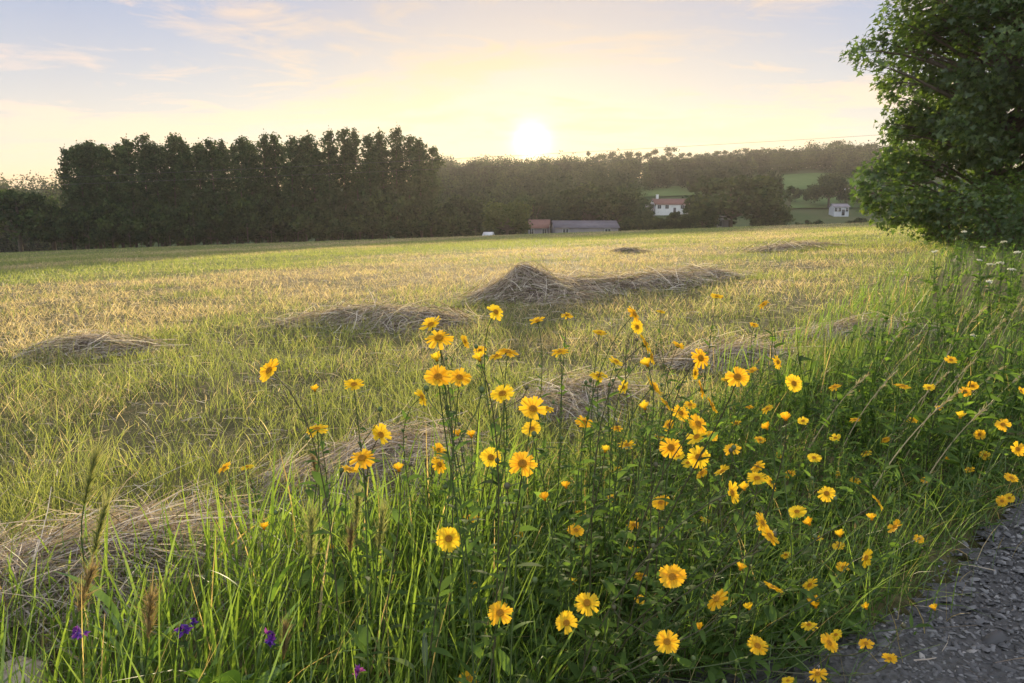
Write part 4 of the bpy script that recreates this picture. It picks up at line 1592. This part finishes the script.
def daisy(i, px, py, d, code, label):
    rng = np.random.default_rng(7000 + i)
    asp, phi, form = FORMS[code]
    dreal = 0.043 if code not in 'b' else 0.020
    dreal *= rng.uniform(0.93, 1.07)
    Y = dreal * F_PX / d
    Y = min(Y, 2.9 + 0.25 * rng.random())
    # keep it above ground that is verge, not path
    gp = ground_at(px, max(py, 240))
    if py > 380:
        Y = min(Y, gp[1] - 0.22)
    Y = max(Y, 1.05)
    h = at(px, py, Y)
    dreal = d * (Y / F_PX) * 1.08
    phi_ = math.radians(phi + rng.normal(0, 14))
    asp = np.clip(asp + rng.normal(0, 0.05), 0.06, 0.98)
    sb = math.sqrt(1 - asp * asp)
    toc = unit(np.array([0, 0, EYE]) - h)
    right = unit(np.cross(np.array([0, 0, 1.0]), -toc)) * -1
    right = np.array([1.0, 0, 0]) - toc * toc[0]
    right = unit(right)
    upv = np.cross(toc, right)
    if upv[2] < 0:
        upv = -upv
    nrm = toc * asp + right * (sb * math.cos(phi_)) + upv * (sb * math.sin(phi_))
    # foot of the stem
    lean = rng.normal(0, 0.05)
    if px > 690 and py > 470:
        lean -= rng.uniform(0.08, 0.22)
    if code in 'er':
        lean -= 0.08
    bx_, by_ = h[0] + lean, h[1] + rng.uniform(0.0, 0.10)
    for _ in range(40):
        if side_of(PATH_EDGE, [bx_], [by_])[0] > 0.05:
            break
        bx_ -= 0.03
        by_ += 0.022
    bz = gz_at(bx_, by_)
    base = np.array([bx_, by_, bz])
    root = empty('yellow_daisy', base, label, 'flower', G)
    hl = h - base
    dist = np.linalg.norm(hl)
    back = hl - nrm * 0.12 * dreal
    pts = bez(np.zeros(3), np.array([hl[0] * .05, hl[1] * .1, hl[2] * .45]) + rng.normal(0, .012, 3), back - nrm * (0.18 * dist + 0.01) + [0, 0, -.04 * dist], back, 12)
    dark = rng.random() < 0.35
    v, f = tube(pts, np.linspace(0.0019, 0.0010, 12), 6)
    sb_ = Bag().add(v, f, rnd=rng.uniform(.2, .8))
    if dist > 0.3 and rng.random() < 0.7:      # a side shoot with a green bud
        q = pts[rng.integers(5, 9)]
        e = q + np.array([rng.normal(0, .05), rng.normal(0, .04), rng.uniform(.05, .12)])
        v, f = tube(bez(q, q + [0, 0, .02], e - [0, 0, .03], e, 5), (.0012, .0010, .0009, .0009, .0008), 5)
        sb_.add(v, f, rnd=.5)
        u = np.linspace(0, np.pi, 5)
        v, f = tube(np.stack([e[0] + 0 * u, e[1] + 0 * u, e[2] + .006 * (1 - np.cos(u))], -1), np.maximum(.0055 * np.sin(u), .0006), 7)
        sb_.add(v, f, rnd=.9)
    sb_.build('stem', DARKSTEM if dark else STEM, root, True)
    lb = Bag()
    stem_leaves(lb, pts, rng, int(7 + dist * 22))
    lb.build('leaves', HERB, root)
    zax = Vector(nrm)
    rot = zax.to_track_quat('Z', 'Y').to_matrix().to_4x4()
    spin = Matrix.Rotation(rng.uniform(0, 6.28), 4, 'Z')
    M = Matrix.Translation(Vector(hl)) @ rot @ spin @ Matrix.Scale(dreal, 4)
    me = HALF[i % 2] if code == 'b' else HEADS[(i * 5 + 3) % 6] if code != 'h' else HEADS[6 + i % 2]
    pe = part('petals', me, root, M)
    part('disc', DISCM, pe)
    part('calyx', CUPM, root, M)


for i, line in enumerate([l for l in FLOWERS.strip().split('\n') if l.strip()]):
    a, phrase = line.split('|')
    px, py, d, code = a.split()
    daisy(i, float(px), float(py), float(d), code, FORMS[code][2] + ' ' + phrase)

# leafy undergrowth of the same plants
rng = np.random.default_rng(801)
bag = Bag()
x, y = polar(5200, 1.1, 5.5, 1.0, rng, 42)
k = in_verge(x, y, -0.02, 0.05) & (x > -0.35 + 0.3 * rng.normal(0, .4, len(x)))
x, y = x[k], y[k]
for xx, yy in zip(x, y):
    hh = rng.uniform(0.06, 0.24) * (1 - 0.35 * (side_of(PATH_EDGE, [xx], [yy])[0] < 0.3))
    b0 = np.array([xx, yy, gz_at(xx, yy) - .01])
    tip = b0 + np.array([rng.normal(0.02, .06), rng.normal(0, .06), hh])
    pts = bez(b0, b0 + [0, 0, hh * .4], tip - [0, 0, hh * .3], tip, 5)
    v, f = tube(pts, (.0022, .002, .0018, .0014, .001), 3)
    bag.add(v, f, rnd=.3)
    stem_leaves(bag, pts, rng, int(rng.integers(6, 12)), .025, .075, .24, .1, 1.0)
tag(bag.build('undergrowth', HERB), 'grey green toothed leaves crowding between the daisy stems', 'undergrowth', None, 'stuff')

# ------------------------------------------------------------------ awned grass ears in the left foreground
EAR = mat_leaf('grass_ears', [(0.0, (0.13, 0.17, 0.05)), (0.6, (0.27, 0.29, 0.12)), (1.0, (0.44, 0.40, 0.22))], 1.3, 0.45)
EARB = mat_leaf('ripening_ears', [(0.0, (0.17, 0.13, 0.06)), (0.6, (0.30, 0.22, 0.11)), (1.0, (0.46, 0.35, 0.19))], 1.0, 0.4)


def ear(label, top, bottom, Y, mat, seed, wide=1.0):
    rng = np.random.default_rng(seed)
    a, b = at(top[0], top[1], Y), at(bottom[0], bottom[1], Y)
    bx_, by_ = b[0] + rng.normal(0, .02), Y + rng.uniform(-.02, .05)
    base = np.array([bx_, by_, gz_at(bx_, by_)])
    root = empty('grass_ear', base, label, 'grass ear', 'awned grass ears')
    a, b = a - base, b - base
    pts = bez(np.zeros(3), np.array([0, 0, b[2] * .5]), b - (a - b) * .6, b, 9)
    v, f = tube(pts, np.linspace(.0022, .0013, 9), 5)
    st = Bag().add(v, f, rnd=.5)
    st.build('stem', STEM, root, True)
    L = np.linalg.norm(a - b)
    ax = (a - b) / L
    n = 260
    t = rng.random(n)
    P_ = b + ax * (L * 0.72 * t)[:, None]
    D_ = unit(ax + rng.normal(0, .28, (n, 3)) * wide)
    e = Bag()
    v, f, tt, i = ribbons(P_, D_, rng.normal(0, .08, (n, 3)), L * rng.uniform(.18, .48, n), .0012 * np.ones(n), 2, rng)
    e.add(v, f, rnd=np.clip(rng.normal(.6, .25, n), 0, 1)[i])
    n = 60
    t = rng.random(n)
    P_ = b + ax * (L * 0.66 * t)[:, None]
    v, f, tt, i = ribbons(P_, unit(ax + rng.normal(0, .3, (n, 3))), np.zeros((n, 3)), L * .13 * np.ones(n), .0042 * np.ones(n), 3, rng, None, 'leaf')
    e.add(v, f, rnd=np.clip(rng.normal(.3, .2, n), 0, 1)[i])
    e.build('seed_head', mat, root)
    lb = Bag()
    stem_leaves(lb, pts, rng, 1, .10, .18, .045, .1, .6)
    lb.build('leaf_blade', TALL, root)


ear('tall green grass ear highest on the far left, leaning slightly right', (101, 432), (84, 505), 1.45, EAR, 821, .9)
ear('green grass ear below the tallest one on the far left', (110, 486), (92, 560), 1.42, EAR, 822, .9)
ear('brownish awned ear on the far left above the purple flower', (98, 552), (78, 612), 1.30, EARB, 823, 1.2)
ear('orange brown awned ear standing before the long hay row', (152, 580), (148, 638), 1.28, EARB, 824, 1.4)
ear('green awned ear left of the pale low daisy', (312, 500), (311, 566), 1.45, EAR, 825, 1.1)
ear('green awned ear pair, left one beside the tangled hay row', (358, 482), (356, 530), 1.55, EAR, 826, .8)
ear('green awned ear pair, right one near the lone lower daisy', (384, 500), (378, 552), 1.5, EAR, 827, .8)
ear('pale fuzzy ear in front of the tangled hay, under the lone daisy', (311, 450), (318, 478), 1.75, EARB, 828, 1.3)
ear('buff coloured drooping ear beside the violet spike flower', (286, 615), (283, 660), 1.25, EARB, 829, 1.0)
ear('small buff ear left of the large lone lower daisy', (352, 520), (350, 552), 1.5, EARB, 830, 1.2)

# ------------------------------------------------------------------ purple flowers at the bottom left
PURPLE = mat_leaf('purple_petals', [(0.0, (0.08, 0.03, 0.30)), (0.5, (0.20, 0.05, 0.42)), (1.0, (0.50, 0.10, 0.46))], 1.2, 0.4, 0.03)


def violet(label, px, py, Y, size, tone, seed, tall=1.0):
    rng = np.random.default_rng(seed)
    h = at(px, py, Y)
    bx_, by_ = h[0] + rng.normal(0, .015), Y + .02
    base = np.array([bx_, by_, gz_at(bx_, by_)])
    root = empty('purple_flower', base, label, 'flower', 'purple wild flowers')
    h = h - base
    pts = bez(np.zeros(3), h * [.1, .1, .4], h * [.9, .9, .8], h, 8)
    v, f = tube(pts, np.linspace(.0024, .0016, 8), 5)
    Bag().add(v, f, rnd=.4).build('stem', STEM, root, True)
    lb = Bag()
    stem_leaves(lb, pts, rng, 12, .02, .05, .30, .1, .95)
    lb.build('leaves', HERB, root)
    b_ = Bag()
    n = 9
    for q in range(n):
        c = h + rng.normal(0, .35, 3) * size * np.array([1, 1, tall])
        ax = unit(rng.normal(size=3) + np.array([0, -.6, .6]))
        m_ = 5
        D_ = unit(ax + rng.normal(0, .55, (m_, 3)))
        v, f, t, i = ribbons(np.repeat(c[None], m_, 0), D_, rng.normal(0, .25, (m_, 3)), size * rng.uniform(.5, .8, m_), size * .42 * np.ones(m_), 4, rng, None, 'leaf')
        b_.add(v, f, rnd=np.clip(rng.normal(tone, .2, m_), 0, 1)[i])
    b_.build('petals', PURPLE, root)


violet('small violet flower at the far left below the brownish ear', 78, 634, 1.22, .013, .45, 841)
violet('violet and blue flower in front of the long hay row', 184, 629, 1.22, .015, .3, 842)
violet('upright violet spike with blue buds, right of the hay row', 270, 640, 1.2, .016, .3, 843, 1.8)
violet('pink and violet flower at the bottom edge left of the middle', 358, 672, 1.18, .012, .75, 844)
violet('tiny blue bud head beside the violet flower before the hay', 194, 622, 1.24, .008, .1, 845, 1.3)

# broad bright leaves at the bottom left
BROAD = mat_leaf('broad_bright_leaves', [(0.0, (0.07, 0.14, 0.025)), (1.0, (0.14, 0.24, 0.04))], 1.7, 0.5)
GREYL = mat_leaf('grey_green_leaves', [(0.0, (0.07, 0.11, 0.065)), (1.0, (0.13, 0.18, 0.10))], 1.2, 0.35)


def leafy_plant(label, px, py, Y, n, l0, l1, w, mat, seed, spread=.5):
    rng = np.random.default_rng(seed)
    q = at(px, py, Y)
    base = np.array([q[0], Y, gz_at(q[0], Y)])
    root = empty('leafy_plant', base, label, 'plant', 'broad leaved plants')
    b_, s_ = Bag(), Bag()
    for k_ in range(n):
        a_ = rng.uniform(0, 6.283)
        hz_ = rng.uniform(0.02, max(.03, q[2] - base[2]))
        tip = np.array([np.cos(a_) * .02, np.sin(a_) * .02, hz_])
        v, f = tube(np.linspace([0, 0, -.01], tip, 4), .0018, 4)
        s_.add(v, f)
        D_ = unit(np.array([[np.cos(a_) * spread, np.sin(a_) * spread, 1.0]]))
        L_ = rng.uniform(l0, l1)
        v, f, t, i = ribbons(tip[None], D_, np.array([[np.cos(a_) * .35, np.sin(a_) * .35, -.25]]), L_, L_ * w, 6, rng, None, 'leaf')
        b_.add(v, f, rnd=np.clip(rng.normal(.5, .25), 0, 1))
    s_.build('stems', STEM, root)
    b_.build('leaves', mat, root)


leafy_plant('bright backlit broad leaves between the violet flowers at the bottom left', 205, 655, 1.22, 14, .05, .11, .34, BROAD, 861)
leafy_plant('bright broad leaved plant just left of the violet spike', 240, 660, 1.2, 10, .05, .12, .30, BROAD, 862)
leafy_plant('grey green long leaved plant at the bottom left of the middle daisies', 425, 660, 1.18, 6, .04, .085, .22, GREYL, 864, .9)
leafy_plant('tall bright blade clump in front of the hay row left of centre', 262, 600, 1.3, 8, .10, .18, .10, BROAD, 866, .25)
leafy_plant('bright blade clump at the left behind the first brown ear', 130, 600, 1.35, 7, .10, .17, .09, BROAD, 867, .3)

# pale dry stems leaning over the right hand verge
DRYST = mat_leaf('dry_stems', [(0.0, (0.26, 0.22, 0.10)), (1.0, (0.44, 0.38, 0.20))], 1.2, 0.3)


def dry_stem(x0, y0, x1, y1, seed):
    rng = np.random.default_rng(seed)
    a = ground_at(x0, y0 + 12)
    Y = min(a[1], 4.6) - .25
    tip = at(x1, y1, Y + .1)
    p0 = at(x0, y0, Y)
    base = np.array([p0[0] - (tip[0] - p0[0]) * .4, Y, 0])
    base[2] = gz_at(base[0], base[1])
    root = empty('dry_grass_stem', base, 'thin pale dry grass stem leaning right out of the verge', 'grass stem', 'leaning dry grass stems')
    t_ = tip - base
    pts = bez(np.zeros(3), t_ * [.25, .3, .42], t_ * [.6, .6, .78], t_, 9)
    v, f = tube(pts, np.linspace(.0028, .0012, 9), 5)
    Bag().add(v, f, rnd=rng.random()).build('stem', DRYST, root, True)
    e = Bag()
    n = 40
    tt = rng.uniform(.72, 1, n)
    ii_ = (tt * 8)
    k_ = np.minimum(ii_.astype(int), 7)
    P_ = pts[k_] + (pts[k_ + 1] - pts[k_]) * (ii_ - k_)[:, None]
    ax = unit(pts[-1] - pts[-3])
    v, f, t2, i = ribbons(P_, unit(ax + rng.normal(0, .25, (n, 3))), np.zeros((n, 3)), .028 * np.ones(n), .0032 * np.ones(n), 2, rng, None, 'leaf')
    e.add(v, f, rnd=np.clip(rng.normal(.6, .25, n), 0, 1)[i])
    e.build('seed_head', DRYST, root)


for i, q in enumerate([(879, 402, 918, 346), (935, 402, 984, 308), (965, 388, 1004, 320), (952, 340, 968, 306), (968, 398, 1003, 368), (925, 440, 975, 360), (884, 362, 904, 328), (996, 400, 1026, 372),
                       (905, 430, 950, 372), (820, 442, 866, 376), (858, 430, 896, 372), (895, 470, 958, 392), (940, 470, 992, 402), (1000, 345, 1022, 300)]):
    dry_stem(*q, 880 + i)

# white flowers in the tall weeds on the right
WHITEF = mat_leaf('white_florets', [(0.0, (0.60, 0.60, 0.52)), (1.0, (0.82, 0.82, 0.78))], 1.0, 0.3, 0.0)


def umbel(label, px, py, Y, size, seed):
    rng = np.random.default_rng(seed)
    h = at(px, py, Y)
    bx_, by_ = h[0] + rng.normal(0, .05), Y + rng.normal(0, .05)
    base = np.array([bx_, by_, gz_at(bx_, by_)])
    root = empty('white_umbel', base, label, 'flower', 'white flowers on the right')
    h = h - base
    pts = bez(np.zeros(3), h * [.1, .1, .4], h * [.8, .8, .8], h, 8)
    v, f = tube(pts, np.linspace(.005, .003, 8), 5)
    s_ = Bag().add(v, f, rnd=.4)
    b_ = Bag()
    for k_ in range(9):
        a_ = k_ * 2.4
        r_ = size * math.sqrt((k_ + .3) / 9)
        e = h + np.array([math.cos(a_) * r_, math.sin(a_) * r_, size * .5 + rng.normal(0, .004)])
        v, f = tube(np.linspace(h, e, 3), .0012, 4)
        s_.add(v, f, rnd=.6)
        C = e + rng.normal(0, 1, (8, 3)) * size * np.array([.16, .16, .06])
        v, f, i = leaf_clumps(C, None, rng, .009)
        b_.add(v, f, rnd=rng.random(8)[i])
    s_.build('stem', STEM, root)
    b_.build('florets', WHITEF, root)
    lb = Bag()
    stem_leaves(lb, pts, rng, 12, .08, .2, .3, .05, .7)
    lb.build('leaves', HERB, root)


UMB = [('white flower standing alone in the grass left of the big tree trunk', 934.7, 253, 9, .05), ('white flower right at the foot of the big leafy tree', 964, 233, 10, .045),
       ('white flower against the dark tree foot near the right edge', 1003.5, 243, 9, .05), ('white flower just left of the one against the dark tree foot', 983, 248, 9, .04),
       ('white flower touching the right edge below the dark tree', 1017, 254, 8, .05), ('white flower in the middle of the right hand white cluster', 990, 266, 7.5, .05),
       ('white flower at the centre right of the white cluster', 1000, 264, 7.5, .045), ('white flower at the lower right of the white cluster', 1011, 271, 7, .05),
       ('white flower lowest in the white cluster', 989, 283, 6.5, .04), ('small white flower low in the verge grass among dry stems', 973, 337, 4.5, .022),
       ('small white flower at the left of the white cluster', 979, 261, 8, .035)]
for i, (lab, px, py, Y, s) in enumerate(UMB):
    umbel(lab, px, py, Y, s * 0.7, 900 + i)

# coarse leafy weeds filling the right hand verge
rng = np.random.default_rng(921)
bag = Bag()
x, y = polar(2600, 3.0, 20, 1.3, rng, 42)
k = in_verge(x, y, -0.25, 0.1) & (x > 1.4)
for xx, yy in zip(x[k], y[k]):
    hh = rng.uniform(0.15, 0.5)
    b0 = np.array([xx, yy, gz_at(xx, yy) - .02])
    tip = b0 + np.array([rng.normal(0.04, .1), rng.normal(0, .08), hh])
    pts = bez(b0, b0 + [0, 0, hh * .4], tip - [0, 0, hh * .3], tip, 5)
    v, f = tube(pts, (.004, .0035, .003, .0025, .002), 3)
    bag.add(v, f, rnd=.3)
    stem_leaves(bag, pts, rng, 11, .05, .13, .3, .1, 1.0)
tag(bag.build('undergrowth', HERB), 'leafy green weeds filling the verge on the right below the tree', 'undergrowth', None, 'stuff')

# pale stone in the bottom left corner
b_ = Bag()
th, ph = np.meshgrid(np.linspace(0, 2 * np.pi, 20, endpoint=False), np.linspace(0.02, np.pi - 0.02, 12))
dd = np.stack([np.sin(ph) * np.cos(th), np.sin(ph) * np.sin(th), np.cos(ph)], -1).reshape(-1, 3)
rr = 1 + 0.9 * (fbm(dd[:, 0] + 3, dd[:, 1] + dd[:, 2] * 1.7, 1.3, 77, 3) - .5)
i_, j_ = np.meshgrid(np.arange(11), np.arange(20), indexing='ij')
f = np.stack([i_ * 20 + j_, (i_ + 1) * 20 + j_, (i_ + 1) * 20 + (j_ + 1) % 20, i_ * 20 + (j_ + 1) % 20], -1).reshape(-1, 4)
b_.add(dd * rr[:, None] * np.array([.065, .05, .042]), f)
STONE = mat_plain('pale_stone', [(0.3, (0.20, 0.15, 0.10)), (0.5, (0.42, 0.34, 0.25)), (0.8, (0.56, 0.47, 0.36))], 30.0, 0.9, 0.9)
o = b_.build('stone', STONE, None, True)
o.location = (STONE_AT[0], STONE_AT[1], gz_at(*STONE_AT) + .025)
tag(o, 'pale tan stone half hidden in the bottom left corner', 'stone')

# ------------------------------------------------------------------ the hazy evening air
def haze():
    v, f = box(-790, 790, -145, 740, -14, 74)
    m = bpy.data.materials.new('evening_haze')
    m.use_nodes = True
    N = NT(m.node_tree)
    vol = N.n('ShaderNodeVolumePrincipled')
    vol.inputs['Color'].default_value = (0.96, 0.90, 0.86, 1)
    vol.inputs['Density'].default_value = HAZE_DENSITY
    vol.inputs['Anisotropy'].default_value = HAZE_ANISO
    o = N.n('ShaderNodeOutputMaterial')
    N.link(vol.outputs[0], o.inputs['Volume'])
    ob = np_mesh('haze', v, f, None, m)
    tag(ob, 'pale evening haze lying over the field and valley', 'haze', None, 'stuff')


HAZE_DENSITY = 0.00022
HAZE_ANISO = 0.4
haze()
